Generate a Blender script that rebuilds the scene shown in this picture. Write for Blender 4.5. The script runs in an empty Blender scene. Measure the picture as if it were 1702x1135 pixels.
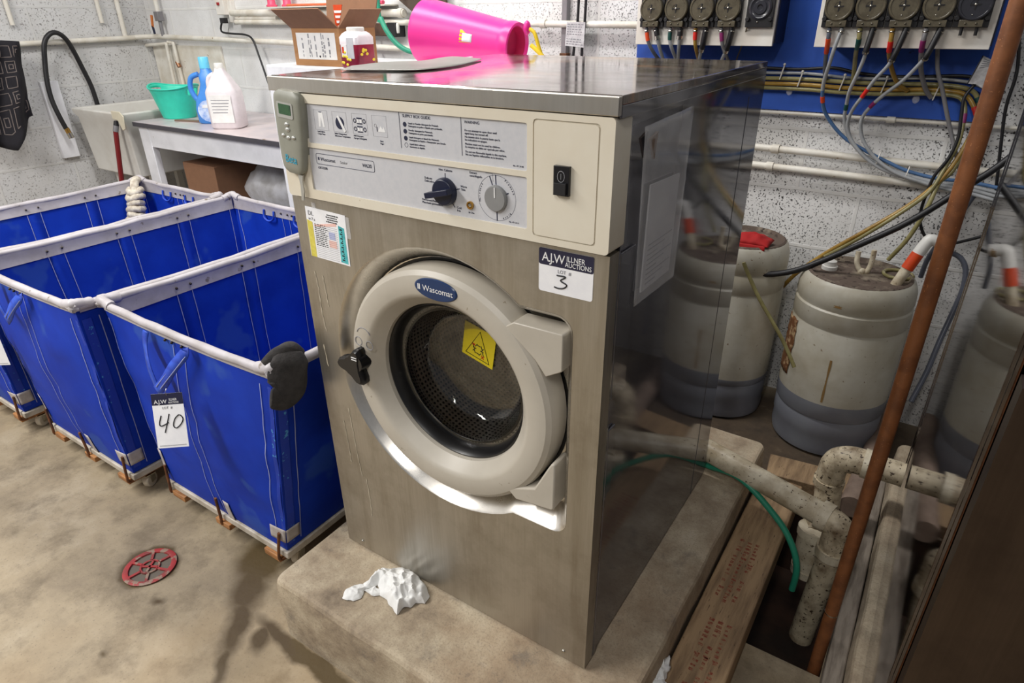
import bpy, bmesh, math, random
from mathutils import Vector, Matrix, noise
random.seed(7)
S = bpy.context.scene
COL = S.collection
V = Vector
X, Y, Z = V((1,0,0)), V((0,1,0)), V((0,0,1))
def lin(c):
    c /= 255.0
    return c/12.92 if c <= .04045 else ((c+.055)/1.055)**2.4
def C(r, g, b): return (lin(r), lin(g), lin(b), 1)

# ---------------------------------------------------------------- materials
MATS = {}
def nodes(name):
    m = bpy.data.materials.new(name); m.use_nodes = True
    nt = m.node_tree
    return m, nt, nt.nodes, nt.links, nt.nodes['Principled BSDF']
def coords(n, l, sc=(1,1,1)):
    tc = n.new('ShaderNodeTexCoord'); mp = n.new('ShaderNodeMapping')
    mp.inputs['Scale'].default_value = sc
    l.new(tc.outputs['Object'], mp.inputs['Vector']); return mp.outputs['Vector']
def nz(n, l, vec, scale, detail=4, rough=.6):
    t = n.new('ShaderNodeTexNoise'); t.inputs['Scale'].default_value = scale
    t.inputs['Detail'].default_value = detail; t.inputs['Roughness'].default_value = rough
    l.new(vec, t.inputs['Vector']); return t.outputs['Fac']
def ramp(n, l, fac, stops):
    r = n.new('ShaderNodeValToRGB'); e = r.color_ramp.elements
    while len(e) < len(stops): e.new(.5)
    for k, (p, c) in enumerate(stops):
        e[k].position = p; e[k].color = c if len(c) == 4 else (*c, 1)
    l.new(fac, r.inputs['Fac']); return r.outputs['Color']
def mix(n, l, fac, a, b, mode='MIX'):
    m = n.new('ShaderNodeMix'); m.data_type = 'RGBA'; m.blend_type = mode
    for s, v in ((m.inputs[0], fac), (m.inputs[6], a), (m.inputs[7], b)):
        if hasattr(v, 'is_linked'): l.new(v, s)
        else: s.default_value = v
    return m.outputs[2]
def bump(n, l, b, h, strength=.2, dist=.003):
    bp = n.new('ShaderNodeBump'); bp.inputs['Strength'].default_value = strength
    bp.inputs['Distance'].default_value = dist
    l.new(h, bp.inputs['Height']); l.new(bp.outputs['Normal'], b.inputs['Normal'])
def mat(name, col, rough=.5, metal=0, col2=None, scale=20, lo=.4, hi=.65, sc=(1,1,1), spots=None, spot_scale=60, spot_lo=.62,
        bmp=0, bscale=None, trans=0, ior=1.45, emit=None, spec=None, coat=0, detail=5, alpha=None, sheen=0):
    """one procedural material: base colour, blotches of a second colour, small spots, fine bump"""
    m, nt, n, l, b = nodes(name)
    b.inputs['Roughness'].default_value = rough; b.inputs['Metallic'].default_value = metal
    b.inputs['Base Color'].default_value = col
    if spec is not None: b.inputs['Specular IOR Level'].default_value = spec
    if coat: b.inputs['Coat Weight'].default_value = coat
    if sheen: b.inputs['Sheen Weight'].default_value = sheen
    vec = coords(n, l, sc)
    c = None
    if col2: c = ramp(n, l, nz(n, l, vec, scale, detail), [(lo, col), (hi, col2)])
    if spots:
        k = ramp(n, l, nz(n, l, vec, spot_scale, 3, .5), [(spot_lo, (0,0,0)), (spot_lo+.05, (1,1,1))])
        c = mix(n, l, k, c if c else col, spots)
    if c: l.new(c, b.inputs['Base Color'])
    else:
        c = ramp(n, l, nz(n, l, vec, scale*1.7, 3), [(.3, tuple(v*.93 for v in col[:3])), (.7, tuple(min(1, v*1.05) for v in col[:3]))])
        l.new(c, b.inputs['Base Color'])
    if bmp: bump(n, l, b, nz(n, l, vec, bscale or scale*4, 3), bmp)
    if trans:
        b.inputs['Transmission Weight'].default_value = trans; b.inputs['IOR'].default_value = ior
    if alpha is not None: b.inputs['Alpha'].default_value = alpha
    if emit:
        b.inputs['Emission Color'].default_value = col; b.inputs['Emission Strength'].default_value = emit
    MATS[name] = m; return m

def block_wall(name, along, psc=165, plo=.585, pcol=(52,49,48), grey=1.0):
    """painted concrete block: 0.4 x 0.2 m blocks, raised mortar ridges, dark pits"""
    m, nt, n, l, b = nodes(name)
    tc = n.new('ShaderNodeTexCoord'); sp = n.new('ShaderNodeSeparateXYZ'); l.new(tc.outputs['Object'], sp.inputs[0])
    cb = n.new('ShaderNodeCombineXYZ'); l.new(sp.outputs[along], cb.inputs[0])
    ad = n.new('ShaderNodeMath'); ad.inputs[1].default_value = .004 if along == 0 else -.012; l.new(sp.outputs[2], ad.inputs[0]); l.new(ad.outputs[0], cb.inputs[1])
    # gently wavy joints
    wv = n.new('ShaderNodeTexNoise'); wv.inputs['Scale'].default_value = 9; wv.inputs['Detail'].default_value = 3
    l.new(tc.outputs['Object'], wv.inputs['Vector'])
    sb = n.new('ShaderNodeVectorMath'); sb.operation = 'MULTIPLY_ADD'; sb.inputs[1].default_value = (.012,.012,0); sb.inputs[2].default_value = (-.006,-.006,0)
    l.new(wv.outputs['Color'], sb.inputs[0])
    av = n.new('ShaderNodeVectorMath'); l.new(cb.outputs[0], av.inputs[0]); l.new(sb.outputs[0], av.inputs[1])
    br = n.new('ShaderNodeTexBrick'); br.inputs['Scale'].default_value = 1; br.inputs['Brick Width'].default_value = .4
    br.inputs['Row Height'].default_value = .2; br.inputs['Mortar Size'].default_value = .007; br.inputs['Mortar Smooth'].default_value = .35
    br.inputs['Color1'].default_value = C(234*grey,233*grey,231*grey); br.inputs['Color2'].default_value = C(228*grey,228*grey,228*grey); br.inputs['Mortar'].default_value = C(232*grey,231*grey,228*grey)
    br.inputs['Bias'].default_value = .0
    l.new(av.outputs[0], br.inputs['Vector'])
    ob = tc.outputs['Object']
    big = nz(n, l, ob, 2.6, 4)
    c = mix(n, l, ramp(n, l, big, [(.42, (0,0,0)), (.72, (.55,.55,.55))]), br.outputs['Color'], C(178,174,168))
    pit = nz(n, l, ob, psc, 2, .55)
    area = ramp(n, l, nz(n, l, ob, 3.1, 3), [(.3, (.0,.0,.0)), (.62, (1,1,1))])
    th = ramp(n, l, pit, [(plo, (0,0,0)), (plo+.05, (1,1,1))])
    if along == 0:                                             # the paint is thicker towards the room corner
        mr = n.new('ShaderNodeMapRange'); mr.inputs[1].default_value = -1.2; mr.inputs[2].default_value = .1; mr.inputs[3].default_value = .12; mr.inputs[4].default_value = 1
        l.new(sp.outputs[0], mr.inputs[0]); th = mix(n, l, 1.0, th, mr.outputs[0], 'MULTIPLY')
    notm = n.new('ShaderNodeMath'); notm.operation = 'SUBTRACT'; notm.inputs[0].default_value = 1; l.new(br.outputs['Fac'], notm.inputs[1])
    pk = mix(n, l, 1.0, th, notm.outputs[0], 'MULTIPLY'); 
    pk2 = mix(n, l, 1.0, pk, mix(n, l, .65, (1,1,1,1), area), 'MULTIPLY')
    c = mix(n, l, pk2, c, C(*pcol))
    crk = ramp(n, l, nz(n, l, ob, 22, 8, .75), [(.69, (0,0,0)), (.74, (1,1,1))])
    c = mix(n, l, crk, c, C(140,132,122))
    l.new(c, b.inputs['Base Color']); b.inputs['Roughness'].default_value = .55
    hm = n.new('ShaderNodeMath'); hm.operation = 'MULTIPLY_ADD'; hm.inputs[1].default_value = .35
    l.new(br.outputs['Fac'], hm.inputs[0])
    inv = n.new('ShaderNodeMath'); inv.operation = 'SUBTRACT'; inv.inputs[0].default_value = .6
    l.new(pk2, inv.inputs[1]); l.new(inv.outputs[0], hm.inputs[2])
    bump(n, l, b, hm.outputs[0], .55, .006)
    MATS[name] = m; return m

def floor_mat():
    m, nt, n, l, b = nodes('worn_concrete_floor')
    tc = n.new('ShaderNodeTexCoord'); ob = tc.outputs['Object']
    c = ramp(n, l, nz(n, l, ob, 2.2, 9, .68), [(.28, C(108,96,80)), (.5, C(150,136,112)), (.74, C(178,166,144))])
    c = mix(n, l, ramp(n, l, nz(n, l, ob, 7, 8, .7), [(.48, (0,0,0)), (.68, (.85,.85,.85))]), c, C(104,92,74))
    c = mix(n, l, ramp(n, l, nz(n, l, ob, 160, 2), [(.6, (0,0,0)), (.75, (.6,.6,.6))]), c, C(98,88,76))
    # orange tint
    c = mix(n, l, ramp(n, l, nz(n, l, ob, 1.3, 3), [(.5, (0,0,0)), (.75, (.45,.45,.45))]), c, C(176,146,104))
    sp = n.new('ShaderNodeSeparateXYZ')
    wn = n.new('ShaderNodeTexNoise'); wn.inputs['Scale'].default_value = 11; wn.inputs['Detail'].default_value = 6
    l.new(ob, wn.inputs['Vector'])
    dv = n.new('ShaderNodeVectorMath'); dv.operation = 'MULTIPLY_ADD'; dv.inputs[1].default_value = (.055,.055,0); dv.inputs[2].default_value = (-.0275,-.0275,0)
    l.new(wn.outputs['Color'], dv.inputs[0])
    av = n.new('ShaderNodeVectorMath'); l.new(ob, av.inputs[0]); l.new(dv.outputs[0], av.inputs[1])
    def blob(center, sx, sy, rot, soft):
        mp = n.new('ShaderNodeMapping'); mp.vector_type = 'TEXTURE'
        mp.inputs['Location'].default_value = (*center, 0); mp.inputs['Rotation'].default_value = (0,0,rot); mp.inputs['Scale'].default_value = (sx, sy, 1)
        l.new(av.outputs[0], mp.inputs['Vector'])
        ln = n.new('ShaderNodeVectorMath'); ln.operation = 'LENGTH'; l.new(mp.outputs[0], ln.inputs[0])
        return ramp(n, l, ln.outputs['Value'], [(soft, (1,1,1)), (1.0, (0,0,0))])
    wet = None
    for (cc, sx, sy, rot, soft) in WET:
        k = blob(cc, sx, sy, rot, soft)
        wet = k if wet is None else mix(n, l, 1.0, wet, k, 'LIGHTEN')
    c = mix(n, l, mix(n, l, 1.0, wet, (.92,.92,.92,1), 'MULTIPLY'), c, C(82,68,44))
    drt = None
    for (cc, sx, sy, rot, soft) in DIRT:
        k = blob(cc, sx, sy, rot, soft); drt = k if drt is None else mix(n, l, 1.0, drt, k, 'LIGHTEN')
    c = mix(n, l, mix(n, l, 1.0, drt, (.9,.9,.9,1), 'MULTIPLY'), c, ramp(n, l, nz(n, l, ob, 14, 7, .7), [(.35, C(52,40,32)), (.6, C(84,68,52)), (.75, C(130,114,92))]))
    l.new(c, b.inputs['Base Color'])
    r = ramp(n, l, wet, [(0, (.75,.75,.75)), (1, (.35,.35,.35))]); l.new(r, b.inputs['Roughness'])
    bump(n, l, b, nz(n, l, ob, 45, 6), .25, .004)
    MATS['floor'] = m; return m

def plinth_mat():
    m, nt, n, l, b = nodes('worn_plinth_concrete')
    tc = n.new('ShaderNodeTexCoord'); ob = tc.outputs['Object']
    c = ramp(n, l, nz(n, l, ob, 6, 12, .7), [(.28, C(104,90,76)), (.44, C(158,142,120)), (.6, C(190,176,152)), (.78, C(212,202,186))])
    c = mix(n, l, ramp(n, l, nz(n, l, ob, 2.6, 4), [(.5, (0,0,0)), (.72, (.6,.6,.6))]), c, C(158,128,98))
    c = mix(n, l, ramp(n, l, nz(n, l, ob, 9, 8, .75), [(.56, (0,0,0)), (.7, (.75,.75,.75))]), c, C(104,98,92))
    c = mix(n, l, ramp(n, l, nz(n, l, ob, 240, 3), [(.5, (0,0,0)), (.75, (.5,.5,.5))]), c, C(110,98,84))
    c = mix(n, l, ramp(n, l, nz(n, l, ob, 34, 9, .8), [(.67, (0,0,0)), (.72, (.9,.9,.9))]), c, C(78,68,60))
    c = mix(n, l, ramp(n, l, nz(n, l, ob, 17, 10, .8), [(.70, (0,0,0)), (.76, (.9,.9,.9))]), c, C(226,220,210))
    l.new(c, b.inputs['Base Color']); b.inputs['Roughness'].default_value = .85
    bump(n, l, b, nz(n, l, ob, 38, 10, .7), .5, .005)
    MATS['plinth'] = m
def stainless(name, col, rough, streak=1.0, grime=.35, grime_col=(90,72,48), metal=1.0, blot=6, rr=.08, rust=None):
    m, nt, n, l, b = nodes(name)
    tc = n.new('ShaderNodeTexCoord'); ob = tc.outputs['Object']
    def mp(s):
        k = n.new('ShaderNodeMapping'); k.inputs['Scale'].default_value = s; l.new(ob, k.inputs['Vector']); return k.outputs[0]
    st = nz(n, l, mp((260,260,1.6)), 1, 4, .6)
    dr = nz(n, l, mp((26,26,2.2)), 1, 5, .65)
    bl = nz(n, l, mp((1,1,1)), blot, 7, .7)
    c = ramp(n, l, st, [(.25, tuple(v*(1-.16*streak) for v in col[:3])), (.75, tuple(min(1, v*(1+.14*streak)) for v in col[:3]))])
    c = mix(n, l, ramp(n, l, dr, [(.45, (0,0,0)), (.75, (grime,)*3)]), c, C(*grime_col))
    c = mix(n, l, ramp(n, l, bl, [(.5, (0,0,0)), (.72, (grime,)*3)]), c, C(*grime_col))
    l.new(c, b.inputs['Base Color']); b.inputs['Metallic'].default_value = metal
    r = ramp(n, l, bl, [(.3, (rough-rr*.5,)*3), (.7, (rough+rr,)*3)]); l.new(r, b.inputs['Roughness'])
    if rust:                                                   # dull dirt and rust films on the polished sheet
        k = ramp(n, l, nz(n, l, mp((3,10,1)), 1.5, 9, .7), [(.40, (0,0,0)), (.60, (rust,)*3)])
        k2 = ramp(n, l, nz(n, l, mp((3.4,9,1)), 1.3, 7, .6), [(.55, (0,0,0)), (.66, (rust,)*3)])
        c = mix(n, l, k, c, C(96,86,80)); c = mix(n, l, k2, c, C(168,116,72)); l.new(c, b.inputs['Base Color'])
        kk = mix(n, l, 1.0, k, k2, 'LIGHTEN'); l.new(ramp(n, l, kk, [(0, (1,1,1)), (1, (.15,.15,.15))]), b.inputs['Metallic'])
    if streak: bump(n, l, b, st, .04*streak, .001)
    MATS[name] = m; return m

def drum_mat():
    m, nt, n, l, b = nodes('perforated_drum_steel')
    tc = n.new('ShaderNodeTexCoord'); vo = n.new('ShaderNodeTexVoronoi'); vo.inputs['Scale'].default_value = 1
    vo.inputs['Randomness'].default_value = .0
    l.new(tc.outputs['UV'], vo.inputs['Vector'])
    k = ramp(n, l, vo.outputs['Distance'], [(.24, (0,0,0)), (.34, (1,1,1))])
    c = mix(n, l, k, C(26,20,16), C(190,178,164)); l.new(c, b.inputs['Base Color'])
    b.inputs['Metallic'].default_value = .8; b.inputs['Roughness'].default_value = .42
    bump(n, l, b, k, .5, .003)
    MATS['drum'] = m; return m

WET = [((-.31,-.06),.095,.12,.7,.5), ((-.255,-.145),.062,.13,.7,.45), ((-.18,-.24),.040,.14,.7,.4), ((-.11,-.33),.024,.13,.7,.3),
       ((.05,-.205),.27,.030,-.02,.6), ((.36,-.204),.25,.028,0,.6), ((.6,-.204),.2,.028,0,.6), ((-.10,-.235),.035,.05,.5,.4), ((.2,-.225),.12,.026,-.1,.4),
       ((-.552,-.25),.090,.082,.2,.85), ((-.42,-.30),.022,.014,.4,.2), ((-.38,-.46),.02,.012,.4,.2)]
DIRT = [((.72,1.30),.52,.36,0,.7), ((.9,1.1),.3,.35,0,.75), ((.3,1.45),.4,.3,0,.7), ((1.05,1.2),.2,.6,0,.7), ((.6,1.05),.5,.12,0,.7)]
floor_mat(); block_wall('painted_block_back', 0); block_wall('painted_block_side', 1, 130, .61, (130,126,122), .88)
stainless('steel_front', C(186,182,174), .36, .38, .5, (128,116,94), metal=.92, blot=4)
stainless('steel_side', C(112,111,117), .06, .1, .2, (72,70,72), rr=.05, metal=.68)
stainless('steel_lid', C(140,134,132), .06, .12, .8, (104,80,62), blot=5, rr=.10, rust=.8)
stainless('steel_lip', C(196,192,184), .32, .3, .18, (150,136,112), metal=.9)
stainless('steel_recess', C(225,221,214), .26, .2, .25, (120,108,92), rr=.1)
stainless('steel_neighbour', C(124,120,122), .04, .1, .25, (66,58,54), rr=.03)
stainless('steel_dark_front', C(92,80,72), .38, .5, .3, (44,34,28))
drum_mat()
mat('cream', C(224,217,200), .45, col2=C(216,206,186), scale=6, spots=C(186,172,146), spot_scale=40, spot_lo=.72)
mat('cream_dark', C(196,188,170), .5)
mat('insert_grey', C(202,202,206), .4, col2=C(196,197,202), scale=120)
mat('ink_navy', C(28,34,62), .5)
mat('ink_black', C(22,22,26), .6)
mat('ink_grey', C(140,140,144), .6)
mat('ink_white', C(236,236,236), .5)
mat('navy_gloss', C(20,28,66), .3)
mat('navy_knob', C(16,24,52), .35)
mat('door_grey', C(188,181,168), .42, col2=C(180,173,160), scale=9, spots=C(140,128,108), spot_scale=70, spot_lo=.72, bmp=.03, bscale=400)
mat('dial_grey', C(138,138,138), .45)
mat('rubber_black', C(18,17,18), .45, bmp=.05, bscale=90)
mat('plastic_black', C(20,20,24), .3)
mat('shadow_gap', C(20,19,24), .8)
mat('brass', C(190,150,80), .3, 1)
mat('bolt_steel', C(190,186,176), .25, 1)
mat('badge_blue', C(20,52,98), .3)
mat('warning_yellow', C(232,210,20), .4)
mat('sticker_red', C(206,60,20), .5)
mat('paper_white', C(244,244,246), .6, col2=C(236,236,240), scale=30)
mat('chart_yellow', C(224,212,96), .6, col2=C(206,192,80), scale=60)
mat('chart_teal', C(96,204,206), .6, col2=C(64,160,168), scale=70)
mat('chart_pink', C(240,196,186), .6)
mat('chart_lilac', C(184,190,226), .6)
mat('lot_navy', C(36,36,62), .4)
mat('device_grey', C(146,146,134), .45, col2=C(138,138,126), scale=30)
mat('device_silver', C(196,196,190), .3, .6)
mat('lcd_green', C(52,92,58), .2, col2=C(40,74,48), scale=90)
mat('teal_ink', C(44,164,196), .5)
mat('clear_film', (.9,.9,.92,1), .12, trans=.0, alpha=.22, spec=.8)
mat('document_grey', C(196,196,198), .5, col2=C(182,182,186), scale=20)
mat('tape_brown', C(120,100,84), .5)
mat('glass', (.93,.95,.95,1), .02, trans=1, ior=1.46)
mat('gasket', C(16,15,16), .35)
mat('canvas_blue', C(18,58,176), .6, col2=C(12,44,150), scale=7, lo=.3, hi=.75, spots=C(40,74,166), spot_scale=6, spot_lo=.60, bmp=.12, bscale=30, spec=.15)
mat('canvas_strap', C(34,78,190), .6, col2=C(22,54,160), scale=40)
mat('thread', C(150,160,206), .7)
mat('thread_worn', C(20,56,172), .7, spots=C(74,150,206), spot_scale=70, spot_lo=.64)
mat('vinyl_grey', C(182,177,180), .45, col2=C(166,160,160), scale=14, spots=C(130,120,110), spot_scale=30, spot_lo=.68, bmp=.08, bscale=25)
mat('patch_grey', C(190,184,184), .35, col2=C(168,160,156), scale=26)
mat('rivet_dark', C(60,54,50), .4, .6)
mat('wood_cart', C(172,120,72), .6, col2=C(120,80,46), scale=12, sc=(1,8,8), bmp=.1)
mat('base_white', C(192,184,172), .6, col2=C(150,140,124), scale=14)
mat('rust_rod', C(92,62,44), .6, .4, col2=C(132,84,50), scale=40)
mat('caster_cream', C(196,186,168), .5)
plinth_mat()
mat('pit_dark', C(64,44,34), .45, col2=C(40,28,22), scale=9, bmp=.2)
mat('cloth_white', C(232,232,230), .8, bmp=.2, bscale=300)
mat('sock_grey', C(58,55,54), .95, col2=C(44,42,42), scale=60, bmp=.4, bscale=220)
mat('rag_ivory', C(206,198,182), .9, col2=C(168,156,140), scale=50, bmp=.5, bscale=70)
mat('drain_red', C(158,48,48), .55, col2=C(122,58,54), scale=30, spots=C(140,116,100), spot_scale=50, spot_lo=.56)
mat('drain_inside', C(96,88,78), .8)
mat('timber', C(170,142,108), .75, col2=C(128,104,78), scale=6, sc=(9,1,9), spots=C(92,70,50), spot_scale=30, spot_lo=.66, bmp=.2, bscale=30)
mat('timber_stamp', C(132,62,44), .8, col2=C(150,112,84), scale=180, lo=.45, hi=.55)
mat('timber_grey', C(150,140,128), .8, col2=C(104,94,84), scale=8, sc=(8,1,8), bmp=.2)
mat('pvc', C(222,212,188), .4, col2=C(172,156,128), scale=16, detail=9, spots=C(98,82,62), spot_scale=130, spot_lo=.64)
mat('pvc_dirty', C(206,192,164), .5, col2=C(112,92,68), scale=22, lo=.44, hi=.7, detail=10, spots=C(70,54,40), spot_scale=120, spot_lo=.61)
mat('pvc_pink', C(150,130,116), .6, col2=C(116,98,86), scale=10)
mat('hose_green', C(48,150,120), .4)
mat('rust_pipe', C(136,84,48), .5, col2=C(110,66,38), scale=30, spots=C(160,104,64), spot_scale=240, spot_lo=.66, metal=.1)
mat('drum_white', C(200,196,182), .4, col2=C(178,170,150), scale=6, spots=C(126,104,76), spot_scale=70, spot_lo=.69)
mat('drum_liquid', C(138,142,150), .4, col2=C(126,128,138), scale=6)
mat('drum_top_dirt', C(98,84,74), .85, col2=C(150,138,120), scale=14, lo=.5, hi=.66, spots=C(66,54,46), spot_scale=50, spot_lo=.6, bmp=.3)
mat('label_rust', C(118,74,40), .8, col2=C(190,160,120), scale=40, lo=.5, hi=.6)
mat('drip_tan', C(176,166,146), .8)
mat('stain_brown', C(150,118,70), .8)
mat('cap_white', C(226,224,218), .4)
mat('tape_orange', C(216,72,22), .5)
mat('cloth_red', C(176,24,24), .8, bmp=.3, bscale=60)
mat('pipe_white', C(226,222,212), .4, col2=C(206,198,182), scale=9, spots=C(140,112,80), spot_scale=40, spot_lo=.7)
mat('conduit_grey', C(132,130,132), .45, .3)
mat('board_blue', C(40,90,190), .6, col2=C(32,74,164), scale=5, spots=C(28,40,80), spot_scale=30, spot_lo=.74)
mat('housing_white', C(228,224,216), .5, col2=C(214,206,194), scale=9, spots=C(176,150,120), spot_scale=40, spot_lo=.72)
mat('housing_navy', C(20,28,58), .5)
mat('pump_black', C(26,24,26), .4)
mat('pump_olive', C(92,84,66), .25, col2=C(74,66,50), scale=50, spec=.7, coat=.4)
mat('pump_smoke', C(46,46,52), .25, coat=.3)
mat('tube_grey', C(160,162,164), .25, col2=C(142,144,146), scale=20)
mat('tube_slate', C(88,92,104), .3)
mat('tube_amber', C(166,132,60), .25, col2=C(138,104,40), scale=15)
mat('tube_olive', C(150,142,96), .25, col2=C(120,112,70), scale=15)
mat('tube_brown', C(92,74,44), .35)
mat('tube_blue', C(76,108,150), .3)
mat('tape_green', C(16,72,66), .5)
mat('tape_red', C(214,36,26), .5)
mat('tape_purple', C(126,30,92), .5)
mat('cord_black', C(24,23,26), .45)
mat('cord_grey', C(92,88,92), .45)
mat('table_paint', C(226,226,230), .5, col2=C(212,212,216), scale=8, spots=C(186,180,176), spot_scale=22, spot_lo=.72)
mat('table_top', C(176,168,172), .35, col2=C(206,192,190), scale=4, spots=C(130,108,92), spot_scale=12, spot_lo=.7)
mat('edge_dark', C(66,64,70), .5)
mat('sink_white', C(214,212,206), .5, col2=C(200,196,188), scale=6)
mat('sink_cream', C(206,198,176), .5)
mat('tub_teal', C(52,206,178), .4)
mat('jug_blue', C(70,140,220), .35)
mat('jug_cap', C(110,206,240), .35)
mat('jug_label', C(206,220,244), .4, col2=C(120,160,226), scale=40)
mat('jug_white', C(226,218,220), .4)
mat('jug_liquid', C(236,206,186), .4)
mat('cardboard', C(172,126,82), .75, col2=C(158,112,70), scale=7, sc=(1,1,6))
mat('cardboard_in', C(136,98,72), .8)
mat('label_white', C(232,230,226), .6)
mat('carton_red', C(150,26,54), .4, col2=C(120,18,44), scale=20)
mat('carton_purple', C(76,30,60), .5)
mat('leaf_yellow', C(232,206,50), .5)
mat('pink', C(238,52,150), .35, col2=C(232,44,142), scale=3)
mat('pink_shaded', C(200,30,90), .5)  # pink with the shade inside the bucket put into the colour
mat('rope_yellow', C(226,190,30), .6)
mat('sheet_grey', C(140,136,128), .35, col2=C(120,114,106), scale=5)
mat('panel_brown', C(86,70,58), .7, col2=C(70,56,48), scale=7)
mat('plug_strip', C(84,58,42), .6, col2=C(60,40,30), scale=30)
mat('bottle_pink', C(232,82,116), .4)
mat('orange_pen', C(216,110,70), .5)
mat('garment', C(30,28,34), .95, bmp=.3, bscale=120)
mat('garment_line', C(118,108,104), .9)
mat('broom_red', C(110,20,22), .4)
mat('valve_handle', C(206,120,60), .5)
mat('copper', C(150,108,80), .4, .7)
mat('red_button', C(150,20,24), .4)
mat('poly_bag', C(190,190,194), .35, col2=C(160,158,158), scale=12)
mat('cabinet_white', C(234,234,236), .4)
mat('tag_paper', C(206,206,206), .5, col2=C(172,170,172), scale=30)
mat('foil_tag', C(206,204,204), .4, 0, col2=C(160,156,156), scale=40)
mat('zip_white', C(214,210,200), .5)

# ---------------------------------------------------------------- mesh building
def sm(pts, n=6):
    """Catmull-Rom through the points"""
    P_ = [V(p) for p in pts]; out = []
    for i in range(len(P_)-1):
        a, b, c, d = P_[max(i-1,0)], P_[i], P_[i+1], P_[min(i+2, len(P_)-1)]
        for k in range(n):
            t = k/n
            out.append(.5*((2*b)+(c-a)*t+(2*a-5*b+4*c-d)*t*t+(3*b-a-3*c+d)*t**3))
    out.append(P_[-1]); return out
def basis(axis):
    a = V(axis).normalized(); u = a.cross(Z) if abs(a.z) < .9 else a.cross(X)
    u.normalize(); return a, u, a.cross(u)
class MB:
    def __init__(s): s.bm = bmesh.new(); s.ms = []; s.mi = 0; s.uv = None
    def m(s, name):
        if name not in s.ms: s.ms.append(name)
        s.mi = s.ms.index(name); return s
    def v(s, p): return s.bm.verts.new(p)
    def f(s, vs):
        try:
            q = s.bm.faces.new(vs); q.material_index = s.mi; q.smooth = True; return q
        except ValueError: return None
    def poly(s, pts): return s.f([s.v(p) for p in pts])
    def obox(s, c, ax, half):
        c = V(c); a = [V(k).normalized()*h for k, h in zip(ax, half)]
        vs = [s.v(c+a[0]*i+a[1]*j+a[2]*k) for i in (-1,1) for j in (-1,1) for k in (-1,1)]
        for q in ((0,1,3,2),(4,6,7,5),(0,4,5,1),(2,3,7,6),(0,2,6,4),(1,5,7,3)): s.f([vs[i] for i in q])
        return s
    def box(s, x0, x1, y0, y1, z0, z1):
        return s.obox(((x0+x1)/2,(y0+y1)/2,(z0+z1)/2), (X,Y,Z), (abs(x1-x0)/2,abs(y1-y0)/2,abs(z1-z0)/2))
    def loft(s, rings, closed=True, cap=(True,True)):
        R_ = [[s.v(p) for p in r] for r in rings]
        for a, b in zip(R_, R_[1:]):
            k = len(a)
            for i in range(k if closed else k-1): s.f([a[i], a[(i+1)%k], b[(i+1)%k], b[i]])
        if cap[0] and len(R_[0]) > 2: s.f(R_[0][::-1])
        if cap[1] and len(R_[0]) > 2: s.f(R_[-1])
        return s
    def tube(s, pts, r, n=10, cap=True, k=0, closed=False, flat=None):
        P_ = sm(pts, k) if k else [V(p) for p in pts]
        N = len(P_); rings = []
        t0 = (P_[1]-P_[0]).normalized(); _, u, w = basis(t0)
        for i, p in enumerate(P_):
            if closed: t = (P_[(i+1)%N]-P_[i-1]).normalized()
            else: t = (P_[min(i+1,N-1)]-P_[max(i-1,0)]).normalized()
            u = (u-t*u.dot(t)); u = u.normalized() if u.length > 1e-6 else basis(t)[1]
            w = t.cross(u); rr = r(i/(N-1)) if callable(r) else r
            rings.append([p+(u*math.cos(2*math.pi*j/n)+w*math.sin(2*math.pi*j/n))*rr for j in range(n)])
        if closed: rings.append(rings[0]); 
        return s.loft(rings, True, (cap and not closed, cap and not closed))
    def cyl(s, a, b, r, r2=None, n=20, cap=True):
        a, b = V(a), V(b); ax, u, w = basis(b-a); r2 = r if r2 is None else r2
        ring = lambda p, q: [p+(u*math.cos(2*math.pi*j/n)+w*math.sin(2*math.pi*j/n))*q for j in range(n)]
        return s.loft([ring(a,r), ring(b,r2)], True, (cap,cap))
    def lathe(s, prof, c, axis=(0,0,1), n=40, mats=None, sx=1, sy=1, U=None):
        """prof: list of (radius, height along axis)"""
        a, u, w = basis(axis); c = V(c)
        if U is not None: u = V(U); w = a.cross(u)
        prev = None
        for k, (r, h) in enumerate(prof):
            cur = [s.v(c+a*h)] if r < 1e-6 else [s.v(c+a*h+u*math.cos(2*math.pi*j/n)*r*sx+w*math.sin(2*math.pi*j/n)*r*sy) for j in range(n)]
            if mats and k: s.m(mats[k-1])
            if prev:
                for j in range(n):
                    j2 = (j+1) % n
                    if len(prev) == 1 and len(cur) > 1: s.f([prev[0], cur[j], cur[j2]])
                    elif len(cur) == 1 and len(prev) > 1: s.f([prev[j], cur[0], prev[j2]])
                    elif len(cur) > 1: s.f([prev[j], cur[j], cur[j2], prev[j2]])
            prev = cur
        return s
    def prism(s, pts, o, U, W, d):
        """2D outline extruded by vector d"""
        o, U, W, d = V(o), V(U), V(W), V(d)
        a = [o+U*x+W*y for x, y in pts]
        return s.loft([a, [p+d for p in a]])
    def holed(s, outer, inner, to3):
        """flat face between an outer outline and inner holes"""
        es = []
        loops = []
        for lp in [outer]+inner:
            vs = [s.v(to3(*p)) for p in lp]; loops.append(vs)
            for i in range(len(vs)): es.append(s.bm.edges.new((vs[i], vs[(i+1)%len(vs)])))
        r = bmesh.ops.triangle_fill(s.bm, use_beauty=True, use_dissolve=False, edges=es)
        for g in r['geom']:
            if isinstance(g, bmesh.types.BMFace): g.material_index = s.mi
        return loops
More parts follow.
